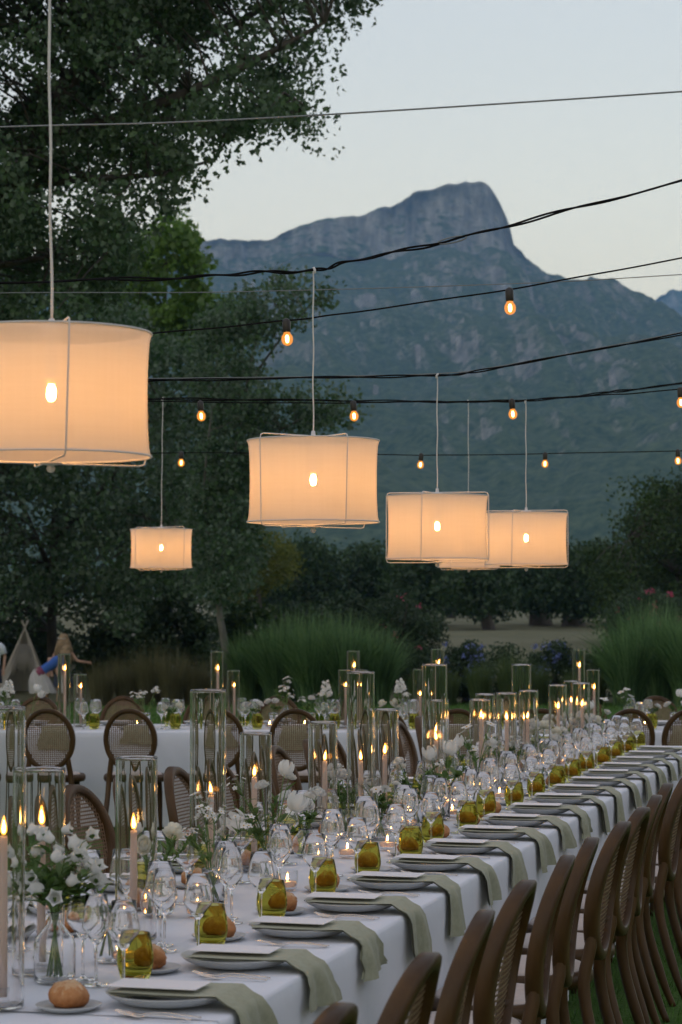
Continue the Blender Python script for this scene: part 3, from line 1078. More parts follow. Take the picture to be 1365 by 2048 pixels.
def t_at(px, s, py=1700):
    u = (px - CX) / F_PX
    v = -(py - CY) / F_PX
    u = u / (math.cos(PITCH) - v * math.sin(PITCH))
    p = E0 + NN * s
    return (u * p.y - p.x) / (D.x - u * D.y)


def frame(o, xa, ya):
    m = Matrix.Identity(4)
    for i in range(3):
        m[i][0], m[i][1], m[i][2], m[i][3] = xa[i], ya[i], (0, 0, 1)[i], o[i]
    return m


def cloth_mesh(L, W, seed, end0=False, end1=False, drop=TZ - .015, hem=.0):
    """a cloth thrown over the table: level top, a rounded edge, hanging sides in loose folds"""
    nt = max(12, int(L / .035))
    prof = []                                        # (across, height, how far down 0..1, side)
    nd = 14
    for i in range(nd): prof.append((-.012, -drop * (1 - i / nd), 1 - i / nd, -1))
    prof += [(-.011, -.012, .0, -1), (-.007, -.004, 0, -1), (.0, 0.0, 0, 0)]
    for i in range(1, 12): prof.append((W * i / 12, 0.0, 0, 0))
    prof += [(W, 0, 0, 0), (W + .007, -.004, 0, 1), (W + .011, -.012, 0, 1)]
    for i in range(1, nd + 1): prof.append((W + .012, -drop * i / nd, i / nd, 1))
    rows = []
    ts = np.linspace(0, L, nt)
    ph = seed * 3.7
    f1 = fbm(ts * 3.1 + ph, ts * 0 + 1, 3, seed) - .5
    f2 = fbm(ts * 9.0 + ph, ts * 0 + 5, 2, seed + 1) - .5
    f3 = fbm(ts * 3.1 + ph, ts * 0 + 9, 3, seed + 2) - .5
    f4 = fbm(ts * 9.0 + ph, ts * 0 + 15, 2, seed + 3) - .5
    env = np.clip(np.minimum(ts, L - ts) / .3, 0, 1)
    f1, f2, f3, f4 = f1 * env, f2 * env, f3 * env, f4 * env
    topn = [fbm(ts * 2.5 + ph, ts * 0 + .8 * j, 3, seed + 4) - .5 for j in range(40)]
    for i, t in enumerate(ts):
        r = []
        for j, (a, z, d, sd) in enumerate(prof):
            off = 0
            if sd:
                g = (f1[i] * .085 + f2[i] * .045) if sd < 0 else (f3[i] * .085 + f4[i] * .045)
                off = sd * (g + .02) * d ** .8
            cr = math.exp(-(((t + seed * .31) % .74 - .37) / .022) ** 2)          # pressed fold lines
            if sd: off += sd * cr * .006 * min(1, d * 3)
            zz = z + (topn[j % 40][i] * .006 + cr * .0022 if d == 0 else 0)
            r.append((t, a + off, zz - .002))
        rows.append(r)
    mb = MB()
    mb.grid(rows)
    for flag, row, sg in ((end0, rows[0], -1), (end1, rows[-1], 1)):
        if flag:
            top = [(p[0], p[1], p[2]) for p in row[nd:-nd]]
            rr = [[(x + sg * (.012 if k else 0) + sg * .02 * (k / 10) * math.sin(y * 14 + seed), y, z - drop * k / 10 - (.004 if k else 0)) for (x, y, z) in top] for k in range(11)]
            mb.grid(rr)
    return mb


def table_top(name, label, Mx, L, W, legs):
    root = empty(name, label, 'table')
    root.matrix_world = Mx
    b = MB().box((L / 2, W / 2, -.022), (L - .02, W - .02, .03))
    obj('tabletop', b.mesh('tabletop', False), M['wood'], root)
    for x in legs:
        for y in (.12, W - .12):
            obj('leg', MB().tube([(x, y, -TZ), (x, y, -.037)], .02, 8), M['wood'], root)
    return root


table_top('dining_table', 'long dining table under white cloths running away from the camera', frame(T(-2.0, 0), D, NN), 13.0, TW, (.2, 2.6, 4.9, 7.3, 9.7, 12.2, 12.8))
table_top('dining_table', 'table under white cloth standing crosswise behind the long one', frame(Vector((-6.4, 18.2, TZ)), Vector((1, 0, 0)), Vector((0, 1, 0))), 13.2, 1.2, (.2, 2.6, 4.9, 7.3, 9.7, 12.2))
seams = [-2.05, -.14, 2.76, 5.66, 8.56, 11.05]
CL = ['cloth at the very front, largely below the frame', 'cloth under the first place settings', 'cloth lapped over the front one from the fifth setting', 'cloth under the middle settings', 'cloth at the far end']
for i in range(5):
    L = seams[i + 1] - seams[i] + .05
    o = obj('tablecloth', cloth_mesh(L, TW, 5 + i, i == 0, i == 4), M['cloth'])
    o.matrix_world = frame(T(seams[i], 0, .002 + .0012 * (i % 2)), D, NN)
    tag(o, 'white ' + CL[i] + ' of the long table', 'tablecloth', 'white tablecloths')
for i, (x0, x1) in enumerate(((-6.45, -2.4), (-2.45, .35), (.30, 3.15), (3.1, 6.85))):
    o = obj('tablecloth', cloth_mesh(x1 - x0, 1.2, 15 + i, i == 0, i == 3), M['cloth'])
    o.matrix_world = frame(Vector((x0, 18.2, TZ + .002 + .0012 * (i % 2))), Vector((1, 0, 0)), Vector((0, 1, 0)))
    tag(o, ['white cloth of the crosswise table reaching out past the boy', 'white cloth of the crosswise table behind the tall front hurricanes', 'white cloth of the crosswise table beyond the tallest flower spikes', 'white cloth of the crosswise table at its right hand end'][i], 'tablecloth', 'white tablecloths')

# ------------------------------------------------------------------ chairs
def make_chair():
    root = empty('dining_chair', 'x', 'chair')
    cz, cyy, a, b, tilt = .735, -.235, .186, .226, R(11)
    def rp(an, rs=0, dep=0):
        x = (a + rs) * math.sin(an)
        z = (b + rs) * math.cos(an)
        y = dep - .03 * (x / a) ** 2 * -1
        return Vector((x, cyy + y - math.sin(tilt) * z, cz + math.cos(tilt) * z))
    n = 44
    prof = [(-.018, -.018), (-.018, .017), (-.013, .022), (.013, .022), (.019, .016), (.019, -.017), (.014, -.023), (-.013, -.023)]
    rows = [[tuple(rp(2 * PI * k / n, p[0], p[1])) for p in prof] for k in range(n)]
    mb = MB()
    m = len(prof)
    vs = [p for r in rows for p in r]
    fs = [(i * m + k, i * m + (k + 1) % m, ((i + 1) % n) * m + (k + 1) % m, ((i + 1) % n) * m + k) for i in range(n) for k in range(m)]
    mb.add(vs, fs)
    obj('back_ring', mb, M['wood'], root)
    # woven cane inside the ring
    cn = MB()
    ia, ib, pitch, w = a - .014, b - .014, .0158, .0066
    def strip(fixed, vertical, off):
        lim = ia if vertical else ib
        q = math.sqrt(max(0, 1 - (fixed / lim) ** 2)) * (ib if vertical else ia)
        if q < .02: return
        k = 8
        rr = []
        for i in range(k + 1):
            c = -q + 2 * q * i / k
            pr = []
            for e in (-1, 1):
                x, z = (fixed + e * w / 2, c) if vertical else (c, fixed + e * w / 2)
                y = off + .012 * (1 - (x / ia) ** 2 - .6 * (z / ib) ** 2) + .03 * (x / a) ** 2
                pr.append((x, cyy + y - math.sin(tilt) * z, cz + math.cos(tilt) * z))
            rr.append(pr)
        cn.grid(rr)
    i = -int(ia / pitch)
    while i * pitch < ia:
        strip(i * pitch, True, .002)
        i += 1
    i = -int(ib / pitch)
    while i * pitch < ib:
        strip(i * pitch, False, -.001)
        i += 1
    obj('cane_panel', cn, M['cane'], root)
    # seat
    sf = MB()
    k = 28
    path = []
    for i in range(k):
        an = 2 * PI * i / k
        rx = .218 * (1 + .05 * math.cos(2 * an + PI / 2 * 0))
        path.append((rx * math.cos(an), .195 * math.sin(an) + .045, .435))
    sf.tube(path, .024, 8, closed=True, flat=(1.25, .85))
    obj('seat_frame', sf, M['wood'], root)
    pad = MB().lathe([(0, .425), (.19, .425), (.205, .44), (.207, .458), (.19, .474), (.12, .484), (0, .487)], 24)
    pad.v = [(x, y * .92 + .045, z) for x, y, z in pad.v]
    obj('seat_cushion', pad, M['pad'], root)
    for sx in (-1, 1):
        e = rp(sx * R(128))
        leg = MB().tube(smooth_path([e + Vector((0, 0, .03)), e + Vector((sx * .004, .004, -.04)), (sx * .168, -.165, .44), (sx * .176, -.185, .30), (sx * .188, -.245, .10), (sx * .195, -.285, 0)], 3),
                        [.02] * 3 + [.022] * 5 + [.021] * 4 + [.018, .016, .015, .014], 8)
        obj('leg', leg, M['wood'], root)
        leg = MB().tube(smooth_path([(sx * .155, .165, .44), (sx * .165, .185, .30), (sx * .168, .20, .12), (sx * .172, .215, 0)], 3), [.026, .026, .024, .023, .021, .019, .017, .015, .014, .013], 8)
        obj('leg', leg, M['wood'], root)
    return root


chair = make_chair()
rg = np.random.default_rng(51)
YES = []
nr = 0
for t in [-1.06, -.42, .30, .98, 1.60, 2.19, 2.79, 3.39, 3.97, 4.62] + [5.22 + .6 * k for k in range(10)]:
    t += rg.normal(0, .012)
    an = rg.normal(R(.8), R(2.4))
    f = Matrix.Rotation(an, 4, 'Z')
    place(chair, frame(T(t, -.255 + rg.normal(0, .018), -TZ), D, NN) @ f, f'{ORD[nr]} cane backed chair from the camera along the right hand side of the long table', 'chairs along the near side of the long table')
    nr += 1
nr = 0
for i in range(-1, 18):
    t = .30 + .60 * i + rg.normal(0, .025)
    an = rg.normal(0, R(3))
    place(chair, frame(T(t, TW + .365 + rg.normal(0, .02), -TZ), -D, -NN) @ Matrix.Rotation(an, 4, 'Z'), f'{ORD[nr]} cane backed chair from the camera along the left hand side of the long table', 'chairs along the far side of the long table')
    nr += 1
NEAR = [-65, 100, 266, 434, 596, 764, 916, 1085, 1250, 1376, 1530]
nr = 0
for px in NEAR:
    Y = 17.62 + rg.normal(0, .02)
    x = (px - CX) / F_PX * 17.45
    place(chair, frame(Vector((x, Y + .06, 0)), Vector((1, 0, 0)), Vector((0, 1, 0))) @ Matrix.Rotation(rg.normal(0, R(4)), 4, 'Z'), f'{ORD[nr]} cane backed chair from the left on the near side of the crosswise table', 'chairs on the near side of the crosswise table')
    nr += 1
nr = 0
for px in [-80, 82, 252, 415, 560, 705, 860, 1010, 1165, 1310, 1450]:
    x = (px - CX) / F_PX * 20.1
    place(chair, frame(Vector((x, 19.82 + rg.normal(0, .02), 0)), Vector((-1, 0, 0)), Vector((0, -1, 0))) @ Matrix.Rotation(rg.normal(0, R(4)), 4, 'Z'), f'{ORD[nr]} chair from the left on the far side of the crosswise table, back rim showing', 'chairs on the far side of the crosswise table')
    nr += 1

# ------------------------------------------------------------------ table ware (each built once, at the origin)
def ware(name, cat, mb, m, parts=(), smooth=True):
    o = obj(name, mb.mesh(name, smooth), m)
    tag(o, 'x', cat)
    for (pn, pm, pmat) in parts: obj(pn, pm, pmat, o)
    return o


PLATE = ware('charger_plate', 'plate', MB().lathe([(0, 0), (.075, 0), (.115, .007), (.140, .019), (.150, .0275), (.1518, .0298), (.1505, .0308), (.148, .0300), (.137, .0225), (.112, .0105), (.08, .0055), (0, .005)], 48), M['plate'])
BPLATE = ware('side_plate', 'plate', MB().lathe([(0, .003), (.05, .003), (.055, 0), (.06, 0), (.076, .009), (.0785, .0115), (.0775, .0125), (.06, .007), (.05, .006), (0, .006)], 36), M['plate'])


def roll_point(x, y, z, seed):
    nn = float(fbm(np.array([x * 1.5 + seed * 3.3 + 4]), np.array([y * 1.5 + z + seed]), 3, seed)[0] - .5)
    k1 = 1 + nn * .55 + (float(fbm(np.array([x * 5 + 9]), np.array([y * 5 + z * 3 + seed]), 2, seed + 3)[0]) - .5) * .10
    z2 = z * .033 * k1
    if z < 0: z2 = max(z2, -.0235)
    q = y + .15 * x
    split = math.exp(-(q / .12) ** 2) * max(0, z) * .007 - math.exp(-((abs(q) - .24) / .08) ** 2) * max(0, z) * .004
    return Vector((x * .047 * k1, y * .041 * k1, z2 + .024 - split))


def roll_mesh(seed):
    n, mrows = 30, 20
    rows = []
    for j in range(mrows + 1):
        ph = PI * j / mrows
        rows.append([tuple(roll_point(math.sin(ph) * math.cos(2 * PI * k / n), math.sin(ph) * math.sin(2 * PI * k / n), math.cos(ph), seed)) for k in range(n)])
    return MB().grid(rows, closed=True)


def flour_mesh(seed):
    rows = []
    for i in range(15):
        x = -.8 + 1.6 * i / 14
        w = .17 * math.sqrt(max(.02, 1 - (x / .84) ** 2)) * (1 + .25 * math.sin(i * 2.1 + seed))
        r = []
        for k in range(7):
            y = -.15 * x + w * (k / 3 - 1)
            z = math.sqrt(max(0, 1 - x * x - y * y))
            q = roll_point(x, y, z, seed)
            r.append(tuple(q + Vector((x, y, z)) * (.0009 if 0 < k < 6 else -.0006)))
        rows.append(r)
    return MB().grid(rows)


ROLLS = [ware('bread_roll', 'bread roll', roll_mesh(s), M['bread'], [('crust_split', flour_mesh(s), M['crumb'])]) for s in (1, 2, 3)]


def fork_mesh(scale=1.0):
    mb = MB()
    def ribbon(ws, zs, ys, x0=0, th=.0018):
        rr = [[(x0 - w / 2, y, z), (x0 + w / 2, y, z), (x0 + w / 2, y, z + th), (x0 - w / 2, y, z + th)] for w, z, y in zip(ws, zs, ys)]
        mb.grid(rr, closed=True)
    ribbon([.009, .0085, .006, .0055, .009, .022, .024, .023], [.001, .004, .008, .007, .003, .002, .003, .004], [0, .03, .08, .12, .135, .15, .163, .17])
    for k in range(4):
        ribbon([.004, .0035, .002], [.004, .006, .010], [.17, .19, .208], -.0087 + .0058 * k)
    mb.v = [(x * scale, y * scale, z) for x, y, z in mb.v]
    return mb


def knife_mesh():
    mb = MB()
    rr = [[(-w / 2, y, z), (w / 2, y, z), (w / 2, y, z + h), (-w / 2, y, z + h)] for w, y, z, h in
          [(.009, 0, 0, .006), (.011, .03, 0, .006), (.009, .09, 0, .006), (.008, .10, .001, .002), (.017, .12, .001, .0016), (.018, .18, .001, .0016), (.012, .215, .001, .0014), (.002, .23, .001, .001)]]
    return mb.grid(rr, closed=True)


def spoon_mesh(s=1.0):
    mb = MB()
    rr = [[(-w / 2, y, z), (0, y, z - dz), (w / 2, y, z), (w / 2, y, z + .0015), (0, y, z + .0015 - dz), (-w / 2, y, z + .0015)] for w, y, z, dz in
          [(.009, 0, .001, 0), (.007, .04, .004, 0), (.005, .10, .009, 0), (.007, .125, .006, 0), (.024, .14, .0065, .003), (.036, .158, .0085, .006), (.034, .175, .009, .006), (.018, .192, .009, .002), (.004, .197, .0095, 0)]]
    mb.grid(rr, closed=True)
    mb.v = [(x * s, y * s, z) for x, y, z in mb.v]
    return mb


FORK = ware('dinner_fork', 'fork', fork_mesh(), M['steel'])
SFORK = ware('salad_fork', 'fork', fork_mesh(.86), M['steel'])
KNIFE = ware('dinner_knife', 'knife', knife_mesh(), M['steel'])
SPOON = ware('spoon', 'spoon', spoon_mesh(), M['steel'])
CARD = ware('menu_card', 'menu', MB().box((0, 0, 0), (.125, .225, .0016)), M['card'], smooth=False)


def tumbler():
    pr = [(0, 0), (.030, 0), (.0345, .003), (.0385, .016), (.0437, .032), (.0468, .050), (.0462, .070), (.042, .097), (.0372, .122), (.0362, .1232), (.0352, .122), (.0398, .097), (.0438, .070), (.0444, .050), (.0413, .033), (.035, .021), (.02, .018), (0, .0175)]
    return ware('tumbler', 'tumbler', MB().lathe(pr, 36), M['amber'])


TUMBLER = tumbler()


def wine_glass(h, rmax, rtop, stem_h, rf, bend):
    w = .0012
    outer = [(.0046, stem_h), (.012, stem_h + .008), (rmax * .60, stem_h + bend * .56), (rmax * .88, stem_h + bend * .84), (rmax * .98, stem_h + bend * .98), (rmax, stem_h + bend * 1.10), (rmax * .97, stem_h + bend * 1.32), (rtop + (rmax - rtop) * .30, h - .03), (rtop, h)]
    inner = [(rtop - w, h), (rtop + (rmax - rtop) * .30 - w, h - .03), (rmax * .97 - w, stem_h + bend * 1.32), (rmax - w, stem_h + bend * 1.10), (rmax * .98 - w, stem_h + bend * .99), (rmax * .88 - w, stem_h + bend * .86), (rmax * .60 - w, stem_h + bend * .59), (.010, stem_h + .0125), (0, stem_h + .0105)]
    pr = [(0, 0), (rf, 0), (rf + .0006, .001), (rf, .002), (rf * .4, .0035), (.0055, .0065), (.0037, .014), (.0034, stem_h * .4), (.0036, stem_h * .8)] + outer + [(rtop - w * .5, h + .0007)] + inner
    return ware('wine_glass', 'wine glass', MB().lathe(pr, 32), M['clear'])


G_WHITE = wine_glass(.215, .041, .031, .092, .036, .048)
G_RED = wine_glass(.232, .044, .0335, .098, .038, .052)
G_FLUTE = wine_glass(.225, .036, .0275, .098, .034, .046)


def napkin_mesh(seed, hang=.17, over=True):
    """long folded linen: flat under the card, pinched at the table edge, flaring where it hangs"""
    r = np.random.default_rng(seed)
    sh = r.normal(0, .009)
    path = [(.30, .0335, .20), (.28, .034, .205), (.18, .0325, .205), (.09, .0330, .205), (.055, .0345, .205), (.030, .0345, .20), (.006, .018, .195), (-.018, .006, .195), (-.0275, -.008, .20), (-.033, -.026, .215),
            (-.038, -hang * .45, .245 + r.normal(0, .012)), (-.043, -hang * .75, .275 + r.normal(0, .02)), (-.047, -hang, .30 + r.normal(0, .03))]
    mb = MB()
    n = 14
    for lay in (0, 1):
        rows = []
        for i, (y, z, w) in enumerate(path):
            row = []
            hf = max(0, (i - 6) / 6)
            for k in range(n + 1):
                e = k / n - .5
                x = e * w + sh * hf * 1.2
                wave = math.sin(k * 1.05 + seed * 1.7 + lay) * .0032 * (.35 + hf) + math.sin(k * .45 + seed) * .008 * hf
                th = .0 if lay == 0 else -.009 * (1 - .3 * abs(e))
                if i <= 5: row.append((x, y + (0.004 * math.sin(k + seed) if i == 0 else 0), z + wave * .25 + th * .6))
                elif i <= 8: row.append((x, y - wave * .6 - (-th) * .2 * -1, z + wave * .4 + th * .7 * (1 - (i - 5) / 5)))
                else: row.append((x + lay * .004, y - wave * 1.5 + (-th) * .75, z + .005 * math.sin(e * 4 + seed) * hf + (lay * .006)))
            rows.append(row)
        mb.grid(rows)
    return mb


NAPS = [ware('napkin', 'napkin', napkin_mesh(s, .100 + .022 * (s % 3)), M['napkin']) for s in range(1, 8)]


def lay(o, Mx, x, y, z=0, rz=0, label='', group=''):
    return place(o, Mx @ Matrix.Translation((x, y, z)) @ Matrix.Rotation(rz, 4, 'Z'), label, group)


def setting(Mx, k, where, full, rg, skip=()):
    n = ORD[k]
    j = lambda s=.006: rg.normal(0, s)
    lay(PLATE, Mx, j(), .185 + j(), 0, 0, f'pale grey charger plate under the {n} napkin {where}', 'charger plates')
    nx, nrot = j(.008), j(.03)
    lay(NAPS[(k * 3 + len(where)) % 7], Mx, nx, 0, 0, nrot, f'sage linen napkin draped over the table edge, {n} {where}', 'sage napkins draped over the table edge')
    lay(CARD, Mx, nx + j(), .20 + j(), .0440, nrot + j(.04), f'white menu card on the napkin of the {n} setting {where}', 'white menu cards')
    lay(BPLATE, Mx, -.135 + j(), .385 + j(), 0, 0, f'small pale side plate with a roll, {n} {where}', 'side plates')
    lay(ROLLS[rg.integers(0, 3)], Mx, -.135 + j(), .385 + j(), .0065, rg.uniform(0, 6), f'crusty bread roll on its side plate, {n} {where}', 'bread rolls')
    lay(TUMBLER, Mx, .275 + j(.01), .35 + j(.01), 0, rg.uniform(0, 6), f'olive green glass tumbler, {n} {where}', 'olive tumblers')
    lay(G_WHITE, Mx, .185 + j(.008), .36 + j(.008), 0, 0, f'empty wine glass beside the olive tumbler, {n} {where}', 'wine glasses')
    lay(G_RED, Mx, .29 + j(.01), .50 + j(.01), 0, 0, f'tallest wine glass, behind the tumbler of the {n} setting {where}', 'wine glasses')
    if full:
        lay(G_FLUTE, Mx, .20 + j(.01), .455 + j(.01), 0, 0, f'narrow wine glass between two others, {n} {where}', 'wine glasses')
        lay(FORK, Mx, -.185 + j(.004), .045 + j(), 0, j(.03), f'long fork left of the plate, {n} {where}', 'forks')
        lay(SFORK, Mx, -.218 + j(.004), .05 + j(), 0, j(.03), f'short outer fork, {n} {where}', 'forks')
        lay(KNIFE, Mx, .178 + j(.004), .05 + j(), 0, j(.02), f'knife right of the plate, {n} {where}', 'knives')
        lay(SPOON, Mx, .208 + j(.004), .07 + j(), 0, j(.03), f'spoon beside the knife, {n} {where}', 'spoons')


rg = np.random.default_rng(61)
for i in range(18):
    setting(frame(T(.05 + .597 * i, 0, .0045), D, NN), i, 'along the right edge', True, rg)
for i in range(16):
    setting(frame(T(.95 + .60 * i, TW, .0045), -D, -NN), i, 'along the left edge', False, rg)


def setting_back(Mx, k, where, rg):
    n = ORD[k]
    j = lambda s=.01: rg.normal(0, s)
    lay(PLATE, Mx, j(), .185, 0, 0, f'charger plate at the {n} seat {where}', 'charger plates')
    if 'near' in where:
        lay(NAPS[k % 5], Mx, j(), 0, 0, 0, f'napkin hanging behind the {n} chair {where}', 'sage napkins draped over the table edge')
    lay(CARD, Mx, j(), .20, .0440 if 'near' in where else .0325, j(.04), f'menu card at the {n} seat {where}', 'white menu cards')
    lay(TUMBLER, Mx, .275 + j(), .35 + j(), 0, 0, f'olive tumbler at the {n} seat {where}', 'olive tumblers')
    lay(G_WHITE, Mx, .19 + j(), .36 + j(), 0, 0, f'shorter wine glass at the {n} seat {where}', 'wine glasses')
    lay(G_RED, Mx, .285 + j(), .47 + j(), 0, 0, f'taller wine glass at the {n} seat {where}', 'wine glasses')


for k, px in enumerate(NEAR):
    setting_back(frame(Vector(((px - CX) / F_PX * 17.9, 18.2, TZ + .0045)), Vector((1, 0, 0)), Vector((0, 1, 0))), k, 'on the near side of the crosswise table', rg)
for k, px in enumerate([-80, 82, 252, 415, 560, 705, 860, 1010, 1165, 1310, 1450]):
    setting_back(frame(Vector(((px - CX) / F_PX * 19.8, 19.4, TZ + .0045)), Vector((-1, 0, 0)), Vector((0, -1, 0))), k, 'across the crosswise table', rg)

# ------------------------------------------------------------------ candles and glass cylinders
CYL = {}
def cylinder_glass(h, r):
    key = (round(h, 2), round(r, 3))
    if key not in CYL:
        h, r = key
        w = .0036
        o = obj('hurricane_glass', MB().lathe([(0, 0), (r - .003, 0), (r, .003), (r, .012), (r, .03), (r, h - .03), (r, h - .010), (r, h - .002), (r - .0012, h), (r - w + .0012, h), (r - w, h - .002), (r - w, h - .010), (r - w, h - .03), (r - w, .04), (r - w, .02), (r - w, .010), (r - w - .004, .006), (0, .006)], 48), M['cyl'])
        tag(o, 'x', 'hurricane glass')
        CYL[key] = o
    return CYL[key]


CAN = {}
def flame_part(parent, z, s=1.0, lean=.12):
    def tear(r, h, z0):
        pr = [(0, 0), (r * .55, h * .05), (r * .92, h * .18), (r, h * .30), (r * .82, h * .5), (r * .5, h * .72), (r * .2, h * .9), (0, h)]
        mb = MB().lathe([(a, b) for a, b in pr], 12)
        mb.v = [(x + lean * max(0, zz) * zz / h, y, zz + z0) for x, y, zz in mb.v]
        return mb
    f = obj('flame', tear(.0085 * s, .050 * s, z), M['flame'], parent)
    obj('flame_core', tear(.0044 * s, .034 * s, z + .005 * s), M['core'], f)
    return f


def taper(h):
    key = round(h, 2)
    if key not in CAN:
        h = key
        o = obj('taper_candle', MB().lathe([(0, .02), (.0112, .02), (.0108, h * .5), (.0098, h - .003), (.0085, h), (.004, h - .003), (0, h - .004)], 16), M['wax'])
        tag(o, 'x', 'candle')
        obj('wick', MB().tube([(0, 0, h - .005), (.0005, 0, h + .006), (.002, 0, h + .011)], .0009, 5), M['wick'], o)
        obj('candle_holder', MB().lathe([(0, 0), (.034, 0), (.035, .003), (.016, .008), (.014, .022), (.0165, .042), (.0145, .043), (.0125, .022), (0, .02)], 20), M['glass'], o)
        flame_part(o, h + .003, random.uniform(.85, 1.12), random.uniform(.02, .22))
        CAN[key] = o
    return CAN[key]


rg = np.random.default_rng(71)
HU = [  # px, s, top py, diameter, flame py (or None)
    (0, .55, 1416, .12, 1655, 8), (84, .645, 1535, .12, 1640, 84), (273, .62, 1515, .12, 1648, 268), (416, .72, 1380, .12, 1578, 426), (512, .78, 1462, .115, 1545, 509),
    (646, .76, 1441, .115, 1515, 657), (722, .70, 1345, .115, 1512, 722), (773, .74, 1416, .11, 1500, 770), (870, .60, 1328, .115, 1476, 878), (876, .74, 1398, .11, 1458, 868),
    (961, .66, 1397, .11, 1432, 966), (971, .84, 1387, .11, 1436, 975), (1014, .60, 1386, .11, 1434, 1014), (1044, .76, 1329, .115, 1434, 1040), (1058, .60, 1380, .11, 1432, 1053),
    (1117, .60, 1370, .11, 1412, 1117), (1145, .80, 1360, .11, 1400, 1143), (1164, .52, 1366, .11, 1409, 1167)]
HNAME = ['tall one cut by the left frame edge', 'short one with flame beside the bellflowers', 'short one before the first left hand chair back', 'very tall one left of the tulips', 'short one rising behind the tulips',
         'short one behind the ruffled white blooms', 'very tall one in the middle of the row', 'short one beside the tallest in the middle', 'tallest one under the third lamp', 'shorter one just behind the tallest under the lamp',
         'front one of the pair behind the cosmos', 'rear one of the pair behind the cosmos', 'one over the white blooms in the far row', 'very tall one in the far row', 'shorter one against the very tall far one',
         'one over the last mound of white blooms', 'rear one near the far end', 'last one before the far end']
for k, (px, s, py, dia, fy, fpx) in enumerate(HU):
    t = t_at(px, s, (py + 1900) / 2)
    p = T(t, s, .006)
    h = P(px, py, p.y).z - p.z
    q = T(t_at(fpx, s, fy), s, .006)
    d = q - p
    if d.length > dia * .28: q = p + d.normalized() * dia * .28
    place(cylinder_glass(h, dia / 2), Matrix.Translation(p), 'clear glass cylinder on the long table, ' + HNAME[k], 'glass cylinders round the candles')
    hh = P(fpx, fy, q.y).z - q.z - .016
    place(taper(hh), Matrix.Translation(q) @ Matrix.Rotation(rg.uniform(0, 6), 4, 'Z'), 'lit taper candle in the cylinder, ' + HNAME[k], 'lit taper candles')
HB = [(128, 1308, 1337), (160, 1347, 1374), (434, 1303, 1338), (467, 1341, 1372), (690, 1340, 1371), (707, 1301, 1331), (723, 1340, 1370), (839, 1338, 1388), (876, 1298, 1325), (1158, 1300, 1331), (1187, 1340, 1374)]
BNAME = ['tall one before the long haired child', 'short one right of the child', 'tall one before the pale tree trunk', 'short one beside the trunk', 'short one, left of three in the middle', 'tall one, middle of three', 'short one, right of three',
         'short one before the dark oleander', 'tall one before the blue bush', 'tallest one before the right hand reeds', 'last short one before the right hand reeds']
for k, (px, py, fy) in enumerate(HB):
    Y = 18.8 + (.1 if k % 2 else -.1)
    p = P(px, 1440, Y)
    p.z = TZ + .006
    h = P(px, py, Y).z - p.z
    place(cylinder_glass(h, .052), Matrix.Translation(p), 'clear glass cylinder on the crosswise table, ' + BNAME[k], 'glass cylinders round the candles')
    place(taper(P(px, fy, Y).z - p.z - .016), Matrix.Translation(p + Vector((.008, 0, 0))), 'lit taper candle on the crosswise table, ' + BNAME[k], 'lit taper candles')


def tealight():
    o = obj('tealight_cup', MB().lathe([(0, 0), (.028, 0), (.032, .004), (.036, .03), (.0355, .062), (.0342, .062), (.034, .03), (.029, .008), (0, .007)], 28), M['glass'])
    tag(o, 'x', 'tealight')
    obj('wax', MB().lathe([(0, .008), (.0285, .009), (.032, .018), (.032, .026), (0, .026)], 20), M['wax'], o)
    flame_part(o, .029, .62, .05)
    return o


TEA = tealight()
TL = [(250, 1, .50), (395, 1, .60), (438, 0, .70), (575, 1, .52), (640, 0, .62), (300, 0, .80), (695, 1, .58), (775, 0, .5), (820, 1, .62), (905, 0, .55), (950, 1, .72), (1000, 0, .52), (1075, 1, .66), (1130, 0, .6), (1205, 1, .62)]
for k, (px, d, s) in enumerate(TL):
    place(TEA, Matrix.Translation(T(t_at(px, s, 1750), s, .006)), f'small lit tealight in a clear cup, {ORD[k]} along the middle of the long table', 'tealights along the tables')
for k, px in enumerate((30, 275, 540, 610, 780, 1290)):
    p = P(px, 1440, 18.72 + .12 * (k % 2))
    p.z = TZ + .006
    place(TEA, Matrix.Translation(p), f'small lit tealight on the crosswise table, {ORD[k]} from the left', 'tealights along the tables')

# ------------------------------------------------------------------ flowers
def petal(mb, M4, L, W, curl, cup=.3, n=4, ruffle=0.0, seed=0):
    rows = []
    for i in range(n + 1):
        t = i / n
        w = W * math.sin(PI * min(.999, .12 + .80 * t)) ** .8
        r = []
        for k in range(4):
            e = k / 3 - .5
            z = curl * t * t * L - cup * W * (1 - 4 * e * e) * math.sin(PI * t) * .5
            z += ruffle * math.sin(k * 2.6 + seed) * t * t
            r.append(M4 @ Vector((e * w, t * L, z)))
        rows.append(r)
    mb.grid(rows)


def head_ranunculus(r=.03, seed=1):
    mb = MB()
    rr = random.Random(seed)
    for ring, (k, el, sc) in enumerate([(8, 5, 1.0), (8, 28, .98), (7, 48, .9), (6, 64, .75), (5, 78, .55)]):
        for i in range(k):
            az = 2 * PI * (i + .5 * (ring % 2) + rr.uniform(-.1, .1)) / k
            mm = Matrix.Rotation(az, 4, 'Z') @ Matrix.Translation((0, r * .12 * (5 - ring) / 5, r * .1 * ring)) @ Matrix.Rotation(R(el), 4, 'X')
            petal(mb, mm, r * 1.15 * sc, r * 1.2 * sc, .55 if ring else .2, .5, 4)
    return mb


